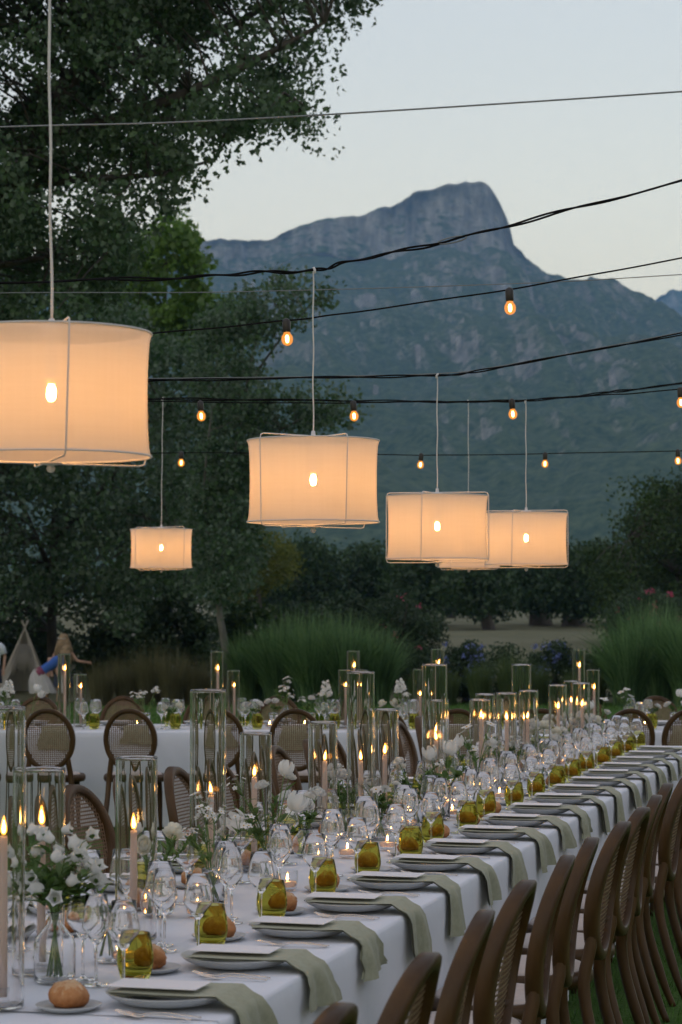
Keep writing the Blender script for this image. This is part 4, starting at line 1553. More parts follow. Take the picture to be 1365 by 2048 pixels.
def head_tulip(r=.026, seed=2):
    mb = MB()
    for i in range(6):
        az = 2 * PI * i / 6 + (.1 if i % 2 else 0)
        mm = Matrix.Rotation(az, 4, 'Z') @ Matrix.Translation((0, r * (.75 if i % 2 else .6), 0)) @ Matrix.Rotation(R(74 if i % 2 else 80), 4, 'X')
        rows = []
        for a in range(6):
            t = a / 5
            w = r * 1.3 * math.sin(PI * (.16 + .76 * t)) ** .7
            bow = math.sin(PI * t) * r * .42
            rows.append([mm @ Vector((e * w, t * r * 2.4, -bow + 4 * e * e * r * .3)) for e in (-.5, -.17, .17, .5)])
        mb.grid(rows)
    base = MB().lathe([(0, -.002), (r * .45, .0), (r * .78, r * .25), (r * .80, r * .5)], 12)
    mb.merge(base, Matrix.Identity(4))
    return mb


def head_bell(r=.02, seed=3):
    mb = MB()
    n = 15
    prof = [(.12, 0), (.6, .12), (.85, .5), (.92, 1.0), (1.0, 1.5), (1.12, 1.9), (1.32, 2.15)]
    rows = []
    for j, (a, z) in enumerate(prof):
        row = []
        for k in range(n):
            an = 2 * PI * k / n
            lob = math.cos(5 * an)
            f = a * (1 + (.03 + .10 * max(0, j - 4)) * lob)
            row.append((r * f * math.cos(an), r * f * math.sin(an), r * (z + (.10 * lob * max(0, j - 4) - (.1 * max(0, j - 5))))))
        rows.append(row)
    mb.grid(rows, closed=True)
    return mb


def head_cosmos(r=.03, seed=4, k=8):
    mb = MB()
    rr = random.Random(seed)
    for i in range(k):
        mm = Matrix.Rotation(2 * PI * i / k + rr.uniform(-.08, .08), 4, 'Z') @ Matrix.Translation((0, r * .1, 0)) @ Matrix.Rotation(R(rr.uniform(8, 26)), 4, 'X')
        petal(mb, mm, r, r * .78, -.18, .12, 4, r * .05, i)
    return mb


def head_ruffle(r=.036, seed=5):
    mb = MB()
    rr = random.Random(seed)
    for ring, (k, el) in enumerate([(6, 12), (6, 36), (5, 58), (4, 78)]):
        for i in range(k):
            mm = Matrix.Rotation(2 * PI * (i + .5 * ring) / k + rr.uniform(-.2, .2), 4, 'Z') @ Matrix.Rotation(R(el + rr.uniform(-8, 8)), 4, 'X')
            petal(mb, mm, r * (1.1 - .1 * ring), r * 1.25, .1, .35, 5, r * .22, seed + i + ring * 7)
    return mb


HEADS = {}
def head(kind, parent, p, direction, s=1.0, rg=None):
    if kind not in HEADS:
        mb, m = {'ran': (head_ranunculus(), M['cream']), 'tul': (head_tulip(), M['petal']), 'bell': (head_bell(), M['petal']), 'cos': (head_cosmos(), M['petal']),
                 'ruf': (head_ruffle(), M['petal']), 'floret': (head_cosmos(.016, 8, 5), M['petal']), 'puff': (head_ranunculus(.027, 9), M['petal'])}[kind]
        me = mb.mesh('flower')
        me.materials.append(m)
        HEADS[kind] = me
        HEADS[kind + '_eye'] = MB().lathe([(0, .0045), (.003, .0042), (.0052, .002), (.0052, 0)], 10).mesh('flower_eye')
        HEADS[kind + '_eye'].materials.append(M['yellow'])
    o = obj('flower', HEADS[kind], None, parent)
    d = Vector(direction).normalized()
    q = Vector((0, 0, 1)).rotation_difference(d)
    o.matrix_local = Matrix.Translation(p) @ q.to_matrix().to_4x4() @ Matrix.Rotation(random.uniform(0, 6), 4, 'Z') @ Matrix.Scale(s, 4)
    if kind in ('cos', 'floret') :
        e = obj('flower_eye', HEADS[kind + '_eye'], None, o)
        e.scale = (.6, .6, .6) if kind == 'floret' else (1, 1, 1)
    return o


def vase_mesh(kind):
    if kind == 'bottle': pr = [(0, 0), (.046, 0), (.052, .004), (.053, .02), (.053, .095), (.048, .112), (.030, .132), (.019, .146), (.017, .172), (.020, .176)]
    elif kind == 'bud': pr = [(0, 0), (.030, 0), (.036, .012), (.037, .03), (.028, .055), (.014, .075), (.011, .105), (.014, .112)]
    elif kind == 'round': pr = [(0, 0), (.03, 0), (.048, .015), (.055, .04), (.05, .068), (.032, .088), (.026, .098), (.030, .106)]
    else: pr = [(0, 0), (.034, 0), (.037, .004), (.038, .11), (.039, .12)]
    k = next(i for i, p in enumerate(pr) if p[1] > .01)
    return MB().lathe(pr[:-1] + [pr[-1], (pr[-1][0] - .0022, pr[-1][1])] + [(r - .0022, z) for r, z in reversed(pr[k:-1])] + [(pr[k][0] - .006, .006), (0, .006)], 28), pr


VM = {}
def bouquet(label, p, vase, stems, seed, group, spread=.5, leafy=6, leaf_s=.05, vs=1.0):
    """stems: list of (kind of flower, height above the table, lean, azimuth or None, size)"""
    rr = random.Random(seed)
    random.seed(seed)
    root = empty('flower_vase', label, 'flower vase', group, loc=p, rz=rr.uniform(0, 6))
    if vase not in VM:
        mb, pr = vase_mesh(vase)
        VM[vase] = (mb.mesh('vase'), pr)
        VM[vase][0].materials.append(M['clear'])
    me, pr = VM[vase]
    obj('vase', me, None, root).scale = (vs, vs, vs)
    neck = pr[-1][1] * vs
    nr = min(r for r, z in pr[-3:]) * .6 * vs
    lm = MB()
    if leafy > 1:
        stems = list(stems) + [('fern', stems[0][1] * rr.uniform(.62, .8), rr.uniform(.35, .6), None, rr.uniform(.9, 1.3)) for _ in range(3)]
    for i, (kind, h, lean, az, s) in enumerate(stems):
        s *= .70
        h = max(neck + .03, neck + (h - neck) * .80 - .015)
        az = rr.uniform(0, 2 * PI) if az is None else az
        dx, dy = math.cos(az), math.sin(az)
        foot = (-dx * .02 * vs, -dy * .02 * vs, .012)
        nk = (dx * nr, dy * nr, neck)
        out = lean * (h - neck * .6)
        tip = Vector((dx * (nr + out), dy * (nr + out), h))
        mid = Vector((dx * (nr + out * .4), dy * (nr + out * .4), neck + (h - neck) * .55))
        sp = smooth_path([foot, nk, mid, tip], 3)
        obj('stem', MB().tube(sp, [.0022] * (len(sp) - 2) + [.0016, .0014], 5), M['fl_stem'], root)
        dirn = Vector((dx * (lean * 1.3 + .15), dy * (lean * 1.3 + .15), 1))
        if kind == 'spike':
            for q in range(11):
                t = q / 10
                c = mid.lerp(tip, t)
                a2 = q * 2.4
                off = Vector((math.cos(a2), math.sin(a2), .25)) * (.020 * (1.15 - .6 * t))
                head('bell', root, c + off * .6, off, .95 * (1.1 - .55 * t) * s)
        elif kind == 'campanula':
            for q in range(3):
                t = .4 + .6 * q / 2
                c = mid.lerp(tip, t)
                a2 = az + q * 2.1 + rr.uniform(-.4, .4)
                off = Vector((math.cos(a2), math.sin(a2), rr.uniform(-.1, .7)))
                e = c + off * .035
                lm.tube([c, c + off * .018, e], .0013, 4)
                head('bell', root, e, off + Vector((0, 0, .25)), s * rr.uniform(.85, 1.1))
                for w in range(4):
                    mm = Matrix.Translation(e) @ Vector(off).rotation_difference(Vector((0, 1, 0))).inverted().to_matrix().to_4x4() @ Matrix.Rotation(rr.uniform(0, 6), 4, 'Y')
                    petal(lm, mm, .030, .012, .1)
        elif kind == 'filler':
            for q in range(9):
                off = Vector((rr.uniform(-1, 1), rr.uniform(-1, 1), rr.uniform(-.3, 1))) * .032
                lm.tube([mid.lerp(tip, .6), tip + off], .001, 4)
                head('floret', root, tip + off, off + Vector((0, 0, .03)), s * rr.uniform(.7, 1.0))
        elif kind == 'fern':
            for q in range(16):
                t = .1 + .9 * q / 15
                c = mid.lerp(tip, t)
                for sg in (-1, 1):
                    mm = Matrix.Translation(c) @ Matrix.Rotation(az + q * 1.9 + sg, 4, 'Z') @ Matrix.Rotation(R(rr.uniform(10, 55)), 4, 'X')
                    petal(lm, mm, .032 * s, .010 * s, .1)
        else:
            head(kind, root, tip, dirn, s)
        for q in range(leafy):
            t = rr.uniform(.15, .85)
            c = Vector(nk).lerp(tip, t)
            mm = Matrix.Translation(c) @ Matrix.Rotation(rr.uniform(0, 6), 4, 'Z') @ Matrix.Rotation(R(rr.uniform(5, 60)), 4, 'X')
            petal(lm, mm, leaf_s * rr.uniform(.6, 1.2), leaf_s * .32, -.25, .2)
    if lm.v:
        obj('foliage', lm, M['fl_leaf'], root)
    return root


def onT(px, s, py=1700):
    return T(t_at(px, s, py), s, .006)


GF = 'vases of white flowers along the long table'
cam_l = [('campanula', h, l, a, 1.0) for h, l, a in ((.43, .30, 2.6), (.40, .42, .2), (.44, .18, 1.2), (.36, .55, 3.6), (.34, .5, 5.2), (.40, .3, 4.4), (.30, .65, 0.9), (.29, .7, 2.0), (.27, .8, 5.9), (.28, .75, 4.0))]
bouquet('bottle of white bellflowers with fresh green leaves, frontmost on the table', onT(110, .56, 1880), 'bottle', cam_l + [('fern', .30, .4, 1.9, 1)], 1, GF, leafy=16, leaf_s=.06)
bouquet('bud vase with one white cosmos beside the bellflowers', onT(215, .55, 1830), 'bud', [('cos', .24, .3, 3.0, 1.0), ('cos', .20, .5, .5, .9), ('cos', .19, .4, 5, .8)], 2, GF, leafy=2)
bouquet('vase of cream ranunculus and green fern by the second candle', onT(318, .72, 1780), 'round', [('ran', .27, .75, 3.1, 1.35), ('ran', .29, .5, -.2, 1.35), ('puff', .31, .25, 1.4, 1.2), ('fern', .29, .3, 1, 1.1), ('fern', .28, .4, 2.4, 1.1), ('fern', .29, .35, 4, 1.1), ('fern', .26, .6, 5.5, 1)], 3, GF, leafy=6, leaf_s=.04)
bouquet('tall thin spray of small white filler flowers near the very tall cylinder', onT(428, .62, 1760), 'tube', [('filler', .40, .1, 1, 1.3), ('filler', .36, .25, 3, 1.3), ('filler', .31, .4, 5, 1.2), ('filler', .34, .3, .2, 1.2), ('filler', .27, .35, 2.2, 1.2)], 4, GF, leafy=5, leaf_s=.04)
bouquet('vase of large white tulips with fern, before the short cylinder', onT(540, .62, 1740), 'tube', [('tul', .30, .35, 3.0, 1.45), ('tul', .24, .8, .1, 1.45), ('ruf', .44, .15, 2.6, 1.0), ('tul', .46, .12, 2.0, 1.1), ('ruf', .41, .18, .6, 1.0), ('fern', .33, .45, .4, 1.3), ('fern', .30, .5, 5.6, 1.3), ('fern', .36, .3, 1.2, 1.2), ('filler', .42, .42, 0, .9)], 5, GF, leafy=5, leaf_s=.05)
bouquet('vase of ruffled white blooms with yellow green hearts behind the tulips', onT(612, .74, 1680), 'round', [('ruf', .25, .5, 3, 1.35), ('ruf', .29, .2, 1, 1.3), ('ruf', .24, .6, 0, 1.25), ('cos', .22, .7, -.6, 1.2), ('ruf', .27, .4, 4.6, 1.2)], 6, GF, leafy=4)
bouquet('round vase of white blooms and fern before the middle cylinders', onT(690, .82, 1640), 'round', [('ruf', .30, .3, 2.6, 1.3), ('ruf', .28, .4, .3, 1.3), ('ruf', .33, .1, 1, 1.2), ('puff', .25, .6, 4, 1.2), ('fern', .24, .5, 0, 1.2), ('fern', .24, .5, 5, 1.2)], 7, GF, leafy=6)
bouquet('vase of open white daisies below the paired flame', onT(762, .62, 1640), 'round', [('cos', .25, .3, 3, 1.1), ('cos', .29, .2, 1, 1.1), ('cos', .24, .6, 0, 1.1), ('cos', .23, .5, 4.5, 1.0), ('floret', .27, .4, 2, 1.4), ('ruf', .26, .4, 5.5, .9)], 8, GF, leafy=6)
bouquet('vase of feathery green buds and one white mum, mid table', onT(832, .60, 1600), 'tube', [('ruf', .33, .25, .2, 1.25), ('puff', .30, .4, 5.8, 1.2), ('fern', .29, .3, 3, 1.2), ('fern', .27, .4, 2.4, 1.2), ('filler', .33, .35, 3.4, 1)], 9, GF, leafy=7)
bouquet('slim vase of white tulips standing upright mid table', onT(884, .56, 1570), 'tube', [('tul', .36, .12, 2, 1.35), ('tul', .33, .2, .4, 1.35), ('tul', .30, .28, 5.0, 1.3)], 10, GF, leafy=3, leaf_s=.1)
bouquet('vase of airy white cosmos on long stems under the third lamp', onT(955, .58, 1550), 'bottle', [('cos', .46, .25, 2.9, 1.3), ('cos', .44, .2, 1.0, 1.3), ('cos', .40, .3, .2, 1.2), ('cos', .36, .3, 3.6, 1.2), ('cos', .34, .4, 5.6, 1.2), ('puff', .33, .35, 3.2, 1.3), ('cos', .31, .4, 1.7, 1.1)], 11, GF, leafy=4, leaf_s=.035)
bouquet('vase of white buds behind the airy cosmos', onT(915, .80, 1560), 'bud', [('tul', .30, .3, 2, 1.2), ('tul', .27, .4, 5, 1.2), ('fern', .28, .3, 1, 1.1)], 12, GF, leafy=4)
bouquet('vase with a loose white bloom left of the heaped flowers', onT(1005, .64, 1530), 'tube', [('cos', .33, .2, 2, 1.4), ('cos', .28, .4, .4, 1.3), ('ruf', .27, .3, 4.4, 1.1), ('fern', .24, .4, 3.6, 1)], 13, GF, leafy=6)
bouquet('heaped mound of white ranunculus and fern in the far row', onT(1090, .58, 1500), 'round', [('ran', .30, .3, 3, 1.4), ('ran', .33, .15, 1, 1.4), ('ran', .28, .5, .1, 1.5), ('ruf', .36, .2, 2.4, 1.3), ('ruf', .34, .35, 3.4, 1.3), ('puff', .25, .6, 4.6, 1.4), ('ruf', .30, .5, 5.6, 1.2), ('fern', .22, .4, 4, 1.2)], 14, GF, leafy=6)
bouquet('second mound of white blooms in the far row', onT(1120, .66, 1490), 'round', [('ruf', .32, .2, 2, 1.5), ('ruf', .30, .4, 0, 1.5), ('ran', .28, .4, 4, 1.4), ('ruf', .33, .3, 3.2, 1.3)], 15, GF, leafy=4)
bouquet('third mound of white blooms near the far end', onT(1168, .60, 1480), 'round', [('ruf', .33, .2, 2, 1.4), ('ran', .30, .4, 0, 1.4), ('ran', .28, .4, 4, 1.4), ('ruf', .31, .4, 3, 1.3)], 16, GF, leafy=5)
bouquet('vase with one open white bloom at the far end', onT(1200, .55, 1470), 'tube', [('cos', .44, .12, 2, 1.4), ('tul', .36, .2, .5, 1.2), ('ruf', .32, .3, 4, 1.1)], 17, GF, leafy=4)
bouquet('small bud vase of white florets by the olive tumblers, far half', onT(1035, .62, 1510), 'bud', [('filler', .28, .2, 1, 1.3), ('filler', .25, .4, 4, 1.3), ('ruf', .24, .3, 2.6, 1)], 18, GF, leafy=4)

GB = 'vases of white flowers on the crosswise table'
def onB(px, Y=18.75):
    p = P(px, 1450, Y)
    p.z = TZ + .006
    return p
bouquet('vase with a dense spike of white bells at the left frame edge', onB(14), 'bottle', [('spike', .44, .1, 1.2, 1.25), ('spike', .36, .22, 3, 1.2)], 31, GB, leafy=4)
bouquet('vase of two white tulips leaning before the boy', onB(62, 18.7), 'bud', [('tul', .36, .16, -.3 - 0, 1.3), ('tul', .30, .4, .2, 1.3)], 32, GB, leafy=0)
bouquet('vase of white stock blossoms between two far chairs', onB(292), 'tube', [('filler', .36, .25, 3, 1.6), ('filler', .33, .2, 1, 1.6), ('filler', .31, .4, 0, 1.5), ('filler', .29, .5, 5, 1.5)], 33, GB, leafy=4)
bouquet('round bud vase with white ranunculus, left part of the crosswise table', onB(345, 18.6), 'bud', [('ran', .21, .5, 2.6, 1.4), ('ran', .19, .5, .2, 1.3)], 34, GB, leafy=2)
bouquet('low vase of white roses by the amber tumbler', onB(508, 18.6), 'bud', [('ruf', .23, .3, 3, 1.4), ('ruf', .22, .4, .3, 1.3)], 35, GB, leafy=2)
bouquet('vase of white blossoms next to the low roses', onB(548, 18.8), 'tube', [('ruf', .25, .2, 3, 1.3), ('ruf', .24, .4, .3, 1.2)], 36, GB, leafy=3)
bouquet('taller vase of bunched white stock, centre of the crosswise table', onB(572, 18.9), 'bottle', [('filler', .44, .08, 3, 1.8), ('filler', .36, .15, 1, 1.8), ('filler', .35, .3, .2, 1.6), ('filler', .28, .5, 3.3, 1.6)], 37, GB, leafy=4)
bouquet('vase of loose white blossoms beside the tall spike', onB(622, 18.8), 'tube', [('filler', .29, .3, 3, 1.6), ('ruf', .28, .2, 1, 1.2), ('filler', .27, .5, .1, 1.6)], 38, GB, leafy=4)
bouquet('bud vase with one tall spike of white bells, left of the cylinders', onB(655, 18.6), 'bud', [('spike', .46, .05, 1, 1.3)], 39, GB, leafy=2)
bouquet('low vase of two fat white ranunculus right of the cylinders', onB(778, 18.7), 'bud', [('ran', .22, .35, 3.1, 1.8), ('ran', .22, .35, .1, 1.6)], 40, GB, leafy=2)
bouquet('vase with a tall white spike and roses, under the third lamp', onB(805, 18.6), 'bottle', [('spike', .46, .06, 1.6, 1.3), ('filler', .30, .3, 3, 1.5), ('ran', .23, .4, .2, 1.5)], 41, GB, leafy=3)
bouquet('vase of white cosmos on wiry stems before the right hand reeds', onB(1252, 18.8), 'bottle', [('cos', .36, .15, 1, 1.3), ('cos', .33, .25, 0, 1.3), ('cos', .29, .3, 3, 1.3), ('cos', .27, .2, 5, 1.2)], 42, GB, leafy=2)
bouquet('low vase of white blooms behind the farthest glasses', onB(1305, 18.7), 'bud', [('ran', .22, .3, 3, 1.4), ('ruf', .20, .4, 0, 1.2)], 43, GB, leafy=3)
bouquet('vase of white tulips at the right frame edge', onB(1350, 18.8), 'tube', [('tul', .30, .15, 3, 1.4), ('ruf', .22, .5, 3.2, 1.3), ('ruf', .21, .4, 0, 1.3)], 44, GB, leafy=4)

# ================================================================== WIRES, STRING LIGHTS, HANGING LAMPS
def wire(name, label, cat, pts, Y, r, m, wob=0.0, strands=1, seed=0, group=None):
    """pts: pixels the wire passes; the wire hangs across the garden at distance Y"""
    rr = random.Random(seed)
    pts = sorted(pts)
    a, b = pts[0], pts[-1]
    sl0 = (pts[1][1] - pts[0][1]) / (pts[1][0] - pts[0][0])
    sl1 = (pts[-1][1] - pts[-2][1]) / (pts[-1][0] - pts[-2][0])
    P0 = [(a[0] - 1500, a[1] - 1500 * (sl0 - .06)), (a[0] - 600, a[1] - 600 * (sl0 - .015))] + pts + [(b[0] + 600, b[1] + 600 * (sl1 - .01)), (b[0] + 1500, b[1] + 1500 * (sl1 - .02))]
    mb = MB()
    w = smooth_path([P(x, y, Y) for x, y in P0], 14)
    for s in range(strands):
        ph = rr.uniform(0, 6)
        q = []
        for i, p in enumerate(w):
            an = i * .55 + ph + s * PI
            dz = (wob * math.sin(an) + wob * .7 * math.sin(i * .21 + ph * 2))
            q.append(p + Vector((0, wob * math.cos(an) * .8, dz)))
        mb.tube(q, r, 6)
    o = obj(name, mb, m)
    tag(o, label, cat, group)
    return o


W1 = [(0, 254), (340, 245), (740, 224), (1365, 183)]
W2 = [(0, 566), (340, 556), (500, 546), (626, 541), (700, 523), (860, 490), (1060, 440), (1365, 362)]
W3 = [(0, 690), (300, 668), (560, 642), (700, 626), (1020, 578), (1365, 516)]
W4 = [(0, 762), (300, 760), (620, 756), (876, 750), (1000, 735), (1365, 667)]
W5 = [(0, 800), (300, 798), (625, 801), (880, 803), (1060, 801), (1200, 786), (1365, 767)]
W5b = [(0, 806), (300, 803), (625, 806), (880, 803), (1030, 801), (1200, 791), (1365, 778)]
W6 = [(0, 912), (363, 906), (760, 909), (950, 910), (1365, 901)]
wire('steel_wire', 'topmost thin steel wire crossing the poplar boughs and the sky', 'wire', W1, 7.0, .0028, M['steel_wire'], seed=1)
wire('steel_wire', 'thin grey wire just below the cable that carries the second lamp', 'wire', [(0, 586), (450, 584), (1035, 567), (1365, 549)], 12.0, .0026, M['steel_wire'], seed=2)
wire('power_cable', 'black twisted cable that carries the second hanging lamp', 'cable', W2, 8.70, .0042, M['cable'], .0045, 2, 3)
wire('power_cable', 'dark cable that carries the third hanging lamp', 'cable', W4, 11.3, .0040, M['cable'], .004, 2, 5)
wire('steel_wire', 'pale wire running along the cable of the third lamp', 'wire', [(x, y - 3) for x, y in W4], 11.33, .0024, M['steel_wire'], seed=6)
wire('power_cable', 'black cable that carries the fourth hanging lamp', 'cable', W5, 13.9, .0042, M['cable'], .005, 2, 7)
wire('power_cable', 'thin dark cable over the crosswise table carrying two far lamps', 'cable', [(x, y + 1) for x, y in W5], 18.5, .0035, M['cable'], .003, 1, 8)
for nm, W, Y, sd in (('string light cable of the two large upper bulbs', W3, 9.3, 9), ('string light cable of the four middle bulbs', W5b, 12.3, 10), ('lowest string light cable with the four smallest bulbs', W6, 15.5, 11)):
    wire('string_light_cable', 'thin black ' + nm, 'cable', W, Y, .0036, M['cable'], .0015, 1, sd, 'string light cables')


def string_bulb():
    root = empty('string_light_bulb', 'x', 'light bulb')
    obj('socket', MB().lathe([(0, .012), (.006, .010), (.0155, .004), (.017, -.004), (.0165, -.040), (.014, -.046), (0, -.046)], 16), M['socket'], root)
    obj('bulb', MB().lathe([(.012, -.044), (.0145, -.052), (.0215, -.062), (.0238, -.074), (.0215, -.087), (.015, -.096), (.006, -.1005), (0, -.101)], 20), M['bulb_glass'], root)
    obj('filament', MB().lathe([(0, -.056), (.005, -.058), (.0075, -.065), (.0075, -.080), (.005, -.088), (0, -.090)], 14), M['filament'], root)
    return root


SB = string_bulb()
BL = [(573, 642, 9.3, 'glowing string bulb left of the cord of the second lamp'), (1019, 580, 9.3, 'glowing string bulb hanging before the mountain below its peak'),
      (401, 805, 12.3, 'glowing bulb between the leftmost lamps on the middle string'), (707, 805, 12.3, 'glowing bulb right of the second lamp cord on the middle string'), (1024, 801, 12.3, 'glowing bulb beside the cord of the fourth lamp'), (1361, 778, 12.3, 'glowing bulb at the right frame edge on the middle string'),
      (363, 905, 15.5, 'small glowing bulb among the dark leaves above the far left lamp'), (843, 909, 15.5, 'small glowing bulb above the third lamp'), (1091, 907, 15.5, 'small glowing bulb above and right of the fourth lamp'), (1356, 901, 15.5, 'small glowing bulb at the right frame edge on the lowest string')]
for x, y, Y, lab in BL:
    p = P(x, y, Y)
    sc = 1.0 if Y < 13 else .95
    place(SB, Matrix.Translation(p) @ Matrix.Rotation(random.uniform(-.08, .08), 4, 'Y') @ Matrix.Scale(sc, 4), lab, 'bulbs on the string lights')
cb = MB()
c0 = P(905, 480, 8.70)
cb.tube([c0 + Vector((.055 * math.cos(a), 0, .011 * math.sin(a) + .011 * math.cos(a))) for a in np.linspace(0, 2 * PI, 17)[:-1]], .003, 6, closed=True)
tag(obj('carabiner', cb, M['steel_wire']), 'small steel carabiner clipped to the black cable before the cliffs', 'carabiner')

LR, LH = .25, .308
def lamp_parts():
    root = empty('pendant_lamp', 'x', 'pendant lamp')
    n = 64
    rows = []
    for j in range(15):
        t = j / 14
        z = LH / 2 - LH * t
        r = LR - .0095 * math.sin(PI * t) ** .45
        rows.append([(r * math.cos(2 * PI * k / n), r * math.sin(2 * PI * k / n), z) for k in range(n)])
    mb = MB().grid(rows, closed=True)
    obj('shade', mb, M['shade'], root)
    for z in (LH / 2, -LH / 2):
        obj('shade_ring', MB().tube([((LR + .001) * math.cos(a), (LR + .001) * math.sin(a), z) for a in np.linspace(0, 2 * PI, 65)[:-1]], .0028, 6, closed=True), M['wire_white'], root)
    for k, a in enumerate((R(0), R(100))):
        c, s = math.cos(a), math.sin(a)
        h = LH / 2 + .013 + .006 * k
        w = LR + .0038
        g = .02
        pts = [(-w, -h + g), (-w, h - g), (-w + .006, h - .004), (-w + g, h), (w - g, h), (w - .006, h - .004), (w, h - g), (w, -h + g), (w - .006, -h + .004), (w - g, -h), (-w + g, -h), (-w + .006, -h + .004)]
        skew = .012
        obj('wire_frame', MB().tube([(x * c - skew * z * s * 2, x * s + skew * z * c * 2, z) for x, z in pts], .0024, 6, closed=True), M['wire_white'], root)
    top = LH / 2 + .02
    obj('lamp_holder', MB().lathe([(0, top + .02), (.007, top + .018), (.009, top), (.030, top - .004), (.031, top - .010), (.009, top - .014), (.008, .055), (.017, .05), (.032, .042), (.032, .038), (.016, .038), (.0155, .028), (0, .028)], 18), M['wire_white'], root)
    obj('knob', MB().lathe([(0, -top - .022), (.008, -top - .019), (.0115, -top - .011), (.008, -top - .003), (.03, -top + .0), (.03, -top + .004), (0, -top + .004)], 16), M['wire_white'], root)
    obj('bulb', MB().lathe([(0, .028), (.007, .027), (.0115, .018), (.013, .004), (.0115, -.008), (.007, -.0145), (0, -.0165)], 16), M['lampbulb'], root)
    return root


LAMP = lamp_parts()
LAMPS = [('A', 103, 790, 5.75, (98, -60), 'largest pendant lamp, cut by the left frame edge', R(-74)), ('B', 627, 963, 8.70, (627, 541), 'second pendant lamp, glowing drum hanging before the reeds', R(-60)),
         ('C', 875, 1055, 11.3, (875, 752), 'third pendant lamp, in front of the overlapping far drums', R(-110)), ('D', 1053, 1078, 13.9, (1052, 803), 'fourth pendant lamp, farthest right', R(-114)),
         ('E', 938, 1096, 18.5, (937, 803), 'pendant lamp almost hidden behind the third drum', .9), ('F', 323, 1097, 18.5, (326, 798), 'small lone pendant lamp before the dark silver poplar', R(-140))]
for nm, px, py, Y, tp, lab, rz in LAMPS:
    c = P(px, py, Y)
    o = place(LAMP, Matrix.Translation(c) @ Matrix.Rotation(rz, 4, 'Z'), lab, 'drum pendant lamps over the tables')
    top = P(tp[0], tp[1], Y)
    L = top.z - c.z
    a = LH / 2 + .03
    dx = top.x - c.x
    pts = [(dx * (k / 12) + .0016 * math.sin(k * 1.3) * (0 < k < 12), .0015 * math.sin(k * .9), a + (L - a) * k / 12) for k in range(13)]
    cd = MB().tube([Matrix.Rotation(-rz, 3, 'Z') @ Vector(p) for p in smooth_path(pts, 2)], (.0036 if Y < 7 else .0032), 6)
    e = Matrix.Rotation(-rz, 3, 'Z') @ Vector(pts[-1])
    cd.tube([e + Vector((-.012, 0, .004)), e + Vector((0, .004, .01)), e + Vector((.012, 0, .0)), e + Vector((.012, 0, -.012))], .005, 6)
    obj('cord', cd, M['wire_white'], o)

# ================================================================== THE CHILDREN AND THEIR TEEPEE
def skin_body(name, joints, edges, m, parent=None, sub=1):
    """one continuous skin grown on a skeleton: joints = {name: (x, y, z, radius)}"""
    names = list(joints)
    me = bpy.data.meshes.new(name)
    me.from_pydata([joints[n][:3] for n in names], [(names.index(a), names.index(b)) for a, b in edges], [])
    o = bpy.data.objects.new(name, me)
    COL.objects.link(o)
    mo = o.modifiers.new('skin', 'SKIN')
    mo.use_smooth_shade = True
    for i, n in enumerate(names):
        r = joints[n][3]
        me.skin_vertices[0].data[i].radius = (r, r) if not isinstance(r, tuple) else r
        me.skin_vertices[0].data[i].use_root = (i == 0)
    sb = o.modifiers.new('smooth', 'SUBSURF')
    sb.levels = sub + 1
    sb.render_levels = sub + 1
    dg = bpy.context.evaluated_depsgraph_get()
    me2 = bpy.data.meshes.new_from_object(o.evaluated_get(dg))
    bpy.data.objects.remove(o)
    me2.name = name
    me2.materials.clear()
    me2.polygons.foreach_set('use_smooth', [True] * len(me2.polygons))
    return obj(name, me2, m, parent)


def hand(J, E, wrist, base, direction, side, s=1.0):
    """palm, four fingers and a thumb as short chains inside the same skin"""
    d = Vector(direction).normalized()
    sd = Vector(side).normalized()
    w = Vector(J[wrist][:3])
    pn = base + 'palm'
    c = w + d * .045 * s
    J[pn] = (*c, .020 * s)
    E.append((wrist, pn))
    for i in range(4):
        k = (i - 1.5)
        L = (.046, .054, .05, .038)[i] * s
        a = c + d * .022 * s + sd * k * .0125 * s
        b = a + d * L * .55 + sd * k * .003 * s
        e = b + d * L * .4 + Vector((0, 0, -.012 * s))
        J[f'{base}f{i}a'] = (*a, .0078 * s)
        J[f'{base}f{i}b'] = (*b, .007 * s)
        J[f'{base}f{i}c'] = (*e, .005 * s)
        E += [(pn, f'{base}f{i}a'), (f'{base}f{i}a', f'{base}f{i}b'), (f'{base}f{i}b', f'{base}f{i}c')]
    a = w + d * .02 * s - sd * .026 * s
    b = a + d * .028 * s - sd * .016 * s
    J[base + 'ta'] = (*a, .0085 * s)
    J[base + 'tb'] = (*b, .006 * s)
    E += [(wrist, base + 'ta'), (base + 'ta', base + 'tb')]


def face(parent, c, fwd, s, m):
    f = Vector(fwd).normalized()
    r = f.cross(Vector((0, 0, 1))).normalized()
    u = r.cross(f)
    nz = MB().tube([c + f * .088 * s + u * .02 * s, c + f * .108 * s - u * .015 * s, c + f * .092 * s - u * .022 * s], [.007 * s, .012 * s, .009 * s], 8)
    obj('nose', nz, m, parent)
    for sg in (-1, 1):
        obj('eye', MB().lathe([(0, -.007 * s), (.006 * s, -.003 * s), (.007 * s, 0), (.006 * s, .003 * s), (0, .007 * s)], 10, tuple(c + f * .083 * s + r * sg * .032 * s + u * .022 * s)), M['wick'], parent)
        obj('ear', MB().lathe([(0, -.024 * s), (.010 * s, -.012 * s), (.011 * s, .008 * s), (0, .024 * s)], 8, tuple(c + r * sg * .086 * s)), m, parent)
    obj('mouth', MB().tube([c + f * .086 * s - u * .048 * s - r * .02 * s, c + f * .092 * s - u * .05 * s, c + f * .086 * s - u * .048 * s + r * .02 * s], .004 * s, 6), M['sash'], parent)


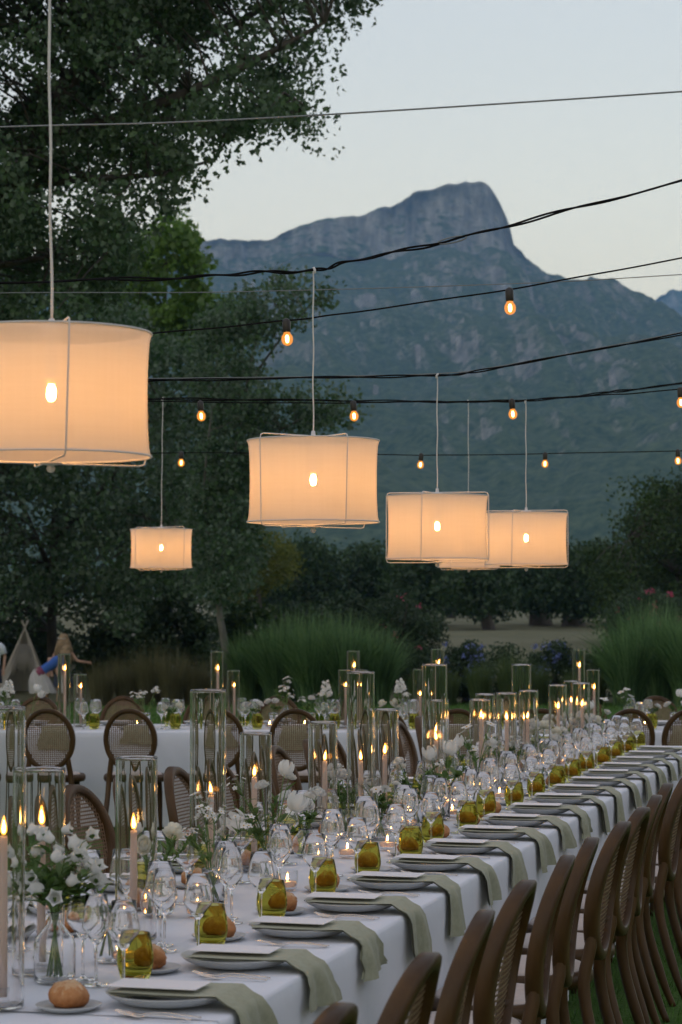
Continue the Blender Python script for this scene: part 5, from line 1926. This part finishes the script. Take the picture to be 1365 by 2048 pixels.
def loft(rings, n=20):
    """rings: (centre, rx, ry) stacked into a garment"""
    rows = []
    for i, (c, rx, ry) in enumerate(rings):
        rows.append([(c[0] + rx * math.cos(2 * PI * k / n) * (1 + .05 * math.sin(5 * k + i)), c[1] + ry * math.sin(2 * PI * k / n) * (1 + .05 * math.cos(4 * k)), c[2]) for k in range(n)])
    return MB().grid(rows, closed=True)


def child(name, label, loc, height, arms, lean, cloth, hairm, long_hair, facing, legs=None):
    """local frame: x to the camera's right, y away from it; arms: for each side the elbow and the wrist"""
    s = height / 1.30
    root = empty(name, label, 'person', None, loc)
    hip = Vector((0, 0, .64 * s))
    chest = Vector((lean[0] * .30 * s, lean[1] * .30 * s, (.64 + .30 * lean[2]) * s))
    neck = chest + (chest - hip) * .42
    hc = neck + Vector((lean[0] * .12, lean[1] * .12, .135 * (.6 + .4 * lean[2]))) * s
    J = {'pelvis': (*hip, .098 * s), 'waist': (*hip.lerp(chest, .5), .082 * s), 'chest': (*chest, .098 * s), 'neck': (*neck, .038 * s), 'chin': (*neck.lerp(hc, .45), .058 * s),
         'head': (*hc, .086 * s), 'crown': (*(hc + Vector((0, .0, .055 * s))), .066 * s)}
    E = [('pelvis', 'waist'), ('waist', 'chest'), ('chest', 'neck'), ('neck', 'chin'), ('chin', 'head'), ('head', 'crown')]
    for sg, n in ((-1, 'l'), (1, 'r')):
        sh = chest + Vector((sg * .125, 0, .055)) * s
        el = Vector(loc) * 0 + Vector(arms[n][0]) * s
        wr = Vector(arms[n][1]) * s
        J[n + 'sh'] = (*sh, .042 * s)
        J[n + 'el'] = (*el, .030 * s)
        J[n + 'wr'] = (*wr, .021 * s)
        E += [('chest', n + 'sh'), (n + 'sh', n + 'el'), (n + 'el', n + 'wr')]
        d = (wr - el).normalized()
        hand(J, E, n + 'wr', n + 'h', d, d.cross(Vector((0, 1, .2))), s * .9)
        lg = (legs or {}).get(n, ((sg * .085, .0, .36), (sg * .09, .02, .07), (sg * .095, -.10, .03)))
        J[n + 'th'] = (*(hip + Vector((sg * .07 * s, 0, -.04 * s))), .075 * s)
        J[n + 'kn'] = (*(Vector(lg[0]) * s), .052 * s)
        J[n + 'an'] = (*(Vector(lg[1]) * s), .034 * s)
        J[n + 'to'] = (*(Vector(lg[2]) * s), .028 * s)
        E += [('pelvis', n + 'th'), (n + 'th', n + 'kn'), (n + 'kn', n + 'an'), (n + 'an', n + 'to')]
    skin_body('body', J, E, M['skin'], root)
    face(root, hc, facing, s, M['skin'])
    # hair: a cap, and a long fall
    f = Vector(facing).normalized()
    hb = MB()
    rows = []
    for j in range(9):
        ph = .05 + 1.75 * j / 8
        row = []
        for k in range(22):
            th = 2 * PI * k / 22
            v = Vector((math.sin(ph) * math.cos(th), math.sin(ph) * math.sin(th), math.cos(ph)))
            front = max(0, v.dot(f) + .1)
            r = .104 * s * (1 + .04 * math.sin(7 * th + j))
            q = hc + Vector((0, 0, .03 * s)) + v * r * (1 - .1 * front)
            if v.dot(f) > .35 and v.z < .45: q = hc + Vector((0, 0, .03 * s)) + v * .07 * s
            row.append(tuple(q))
        rows.append(row)
    hb.grid(rows, closed=True)
    if long_hair:
        for k in range(46):
            a = k / 45 * 2 * PI
            v = Vector((math.cos(a), math.sin(a), 0))
            if v.dot(f) > .55: continue
            p0 = hc + v * .085 * s + Vector((0, 0, .04 * s))
            L = long_hair * s * (.8 + .35 * ((k * 37) % 11) / 11)
            sp = v * (.055 + .02 * math.sin(k * 3))
            hb.tube([p0, p0 + sp * s * .6 + Vector((0, 0, -.1 * s)), p0 + sp * s * 1.3 + Vector((0, 0, -L * .6)), p0 + sp * s * 1.5 + Vector((.01 * math.sin(k), 0, -L))], [.016 * s, .02 * s, .016 * s, .004 * s], 5)
    obj('hair', hb, hairm, root)
    return root, s, hip, chest, neck


# boy in white at the frame edge
r_, s, hip, chest, neck = child('person', 'child in white short sleeved shirt and dark shorts at the left frame edge', G(-14, 43.2), 1.42,
      {'l': ((-.20, 0, .80), (-.21, -.05, .60)), 'r': ((.215, .01, .80), (.20, -.04, .58))}, (0, 0, 1), None, M['hair_dark'], 0, (.3, 1, 0))
sh = loft([((0, 0, .62 * s), .135 * s, .105 * s), ((0, 0, .74 * s), .13 * s, .10 * s), ((0, 0, .90 * s), .145 * s, .11 * s), ((0, 0, 1.0 * s), .14 * s, .10 * s), ((0, 0, 1.045 * s), .075 * s, .07 * s), ((0, 0, 1.075 * s), .05 * s, .05 * s)])
for sg in (-1, 1):
    sh.tube([(sg * .10 * s, 0, 1.0 * s), (sg * .16 * s, 0, .95 * s), (sg * .195 * s, 0, .84 * s)], [.065 * s, .062 * s, .062 * s], 12)
obj('shirt', sh, M['shirt'], r_)
so = loft([((0, 0, .67 * s), .132 * s, .11 * s), ((0, 0, .58 * s), .14 * s, .115 * s), ((0, 0, .52 * s), .14 * s, .115 * s)])
for sg in (-1, 1):
    so.tube([(sg * .07 * s, 0, .58 * s), (sg * .082 * s, 0, .44 * s), (sg * .088 * s, 0, .34 * s)], [.088 * s, .083 * s, .082 * s], 12)
obj('shorts', so, M['navy'], r_)

# long haired child, arm held out
r_, s, hip, chest, neck = child('person', 'child with long blond hair in a dark dress, one arm stretched out sideways', G(127, 43.6), 1.27,
      {'l': ((-.22, -.04, .80), (-.20, -.14, .60)), 'r': ((.28, -.04, .80), (.47, -.10, .78))}, (.02, 0, 1), None, M['hair'], .42, (.15, 1, 0))
dr = loft([((0, 0, .30 * s), .20 * s, .17 * s), ((0, 0, .45 * s), .17 * s, .15 * s), ((0, 0, .60 * s), .14 * s, .12 * s), ((0, 0, .75 * s), .115 * s, .095 * s), ((0, 0, .90 * s), .135 * s, .105 * s), ((0, 0, 1.0 * s), .125 * s, .095 * s), ((0, 0, 1.03 * s), .09 * s, .08 * s)])
obj('dress', dr, M['navy'], r_)
obj('hair_band', MB().tube([(.0 + .1 * s * math.cos(a), .1 * s * math.sin(a), 1.245 * s + .012 * math.sin(a)) for a in np.linspace(0, 2 * PI, 25)[:-1]], .010 * s, 6, closed=True), M['skirt'], r_)
# child bending in blue top and pale skirt
r_, s, hip, chest, neck = child('person', 'child bending forward in a blue top, purple sash and pale skirt beside the teepee', G(86, 42.6), 1.24,
      {'l': ((.26, .10, .62), (.36, .06, .50)), 'r': ((.30, -.14, .66), (.345, -.16, .48))}, (.85, .05, .62), None, M['hair'], .25, (1, 0, -.3))
tp = MB()
rows = []
for i, (t, r0) in enumerate(((-.15, .125), (.2, .118), (.6, .115), (1.0, .125), (1.25, .11), (1.38, .06))):
    c = hip.lerp(chest, t)
    ax = (chest - hip).normalized()
    e1 = Vector((0, 1, 0))
    e2 = ax.cross(e1)
    rows.append([tuple(c + (e1 * math.cos(2 * PI * k / 18) + e2 * math.sin(2 * PI * k / 18) * .85) * r0 * s) for k in range(18)])
obj('top', tp.grid(rows, closed=True), M['bluetop'], r_)
sa = MB()
rows = []
for t, r0 in ((-.28, .138), (-.05, .134), (.12, .124)):
    c = hip.lerp(chest, t)
    rows.append([tuple(c + (e1 * math.cos(2 * PI * k / 18) + e2 * math.sin(2 * PI * k / 18) * .87) * r0 * s) for k in range(18)])
obj('sash', sa.grid(rows, closed=True), M['sash'], r_)
sk = MB()
rows = []
for z, cx, r0 in ((.68, -.03, .135), (.58, -.06, .165), (.46, -.05, .20), (.34, -.02, .23), (.22, .02, .25)):
    rows.append([(cx * s + r0 * s * math.cos(2 * PI * k / 40) * (1 + .09 * math.sin(k * 2.2)), r0 * .8 * s * math.sin(2 * PI * k / 40) * (1 + .09 * math.sin(k * 2.2)), z * s + .012 * math.sin(k * 1.7)) for k in range(40)])
obj('skirt', sk.grid(rows, closed=True), M['skirt'], r_)

# teepee
g = G(50, 46.0)
tp = empty('play_teepee', 'small cream canvas play teepee with crossed poles on the lawn edge', 'teepee', None, g)
H = 1.27
feet = [(-.52, -.35), (.52, -.35), (.48, .45), (-.48, .45)]
for x, y in feet:
    a = Vector((x, y, 0))
    b = Vector((0, .03, H))
    e = b + (b - a).normalized() * .17
    obj('pole', MB().tube([a, b, e], .02, 8), M['pole'], tp)
def panel(a, b, seed, open_=0.0, c=.035):
    rows = []
    for i in range(13):
        t = i / 12
        p, q = Vector((*a, 0)).lerp(Vector((0, .03, H)), t * .97), Vector((*b, 0)).lerp(Vector((0, .03, H)), t * .97)
        nrm = (q - p).cross(Vector((0, 0, 1)))
        nrm = nrm.normalized() if nrm.length > 1e-6 else Vector()
        rows.append([tuple(p.lerp(q, k / 16) + nrm * (c * math.sin(PI * k / 16) * -.6 + .014 * math.sin(k * 2.2 + seed + i * .15)) * (1 - t)) for k in range(17)])
    return MB().grid(rows)
obj('canvas_panel', panel(feet[1], feet[2], 1), M['canvas'], tp)
obj('canvas_panel', panel(feet[2], feet[3], 2), M['canvas'], tp)
obj('canvas_panel', panel(feet[3], feet[0], 3), M['canvas'], tp)
# the front: two flaps tied back and a knotted fringe across the opening
for sg in (-1, 1):
    rows = []
    for i in range(13):
        t = i / 12
        pole = Vector((sg * .52, -.36, 0)).lerp(Vector((0, .02, H)), t * .98)
        inner = pole + Vector((-sg * (.10 + .16 * t * (1 - t) * 2) * (1 - t * .9), -.012, 0))
        rows.append([tuple(pole.lerp(inner, k / 6) + Vector((0, .012 * math.sin(k * 1.9 + i * .2), 0))) for k in range(7)])
    obj('front_flap', MB().grid(rows), M['canvas'], tp)
fr = MB()
for k in range(34):
    t = k / 33
    x = -.36 + .72 * t
    zt = H * .97 * (1 - abs(x) / .52) - .05
    L = .22 + .35 * (1 - abs(x) / .36) + .03 * math.sin(k * 5)
    zt = min(zt, .95)
    fr.tube([(x, -.24 + .12 * (1 - abs(x)), zt), (x + .004, -.25, zt - L * .5), (x, -.25, max(.05, zt - L))], .007, 5)
obj('fringe', fr, M['canvas'], tp)
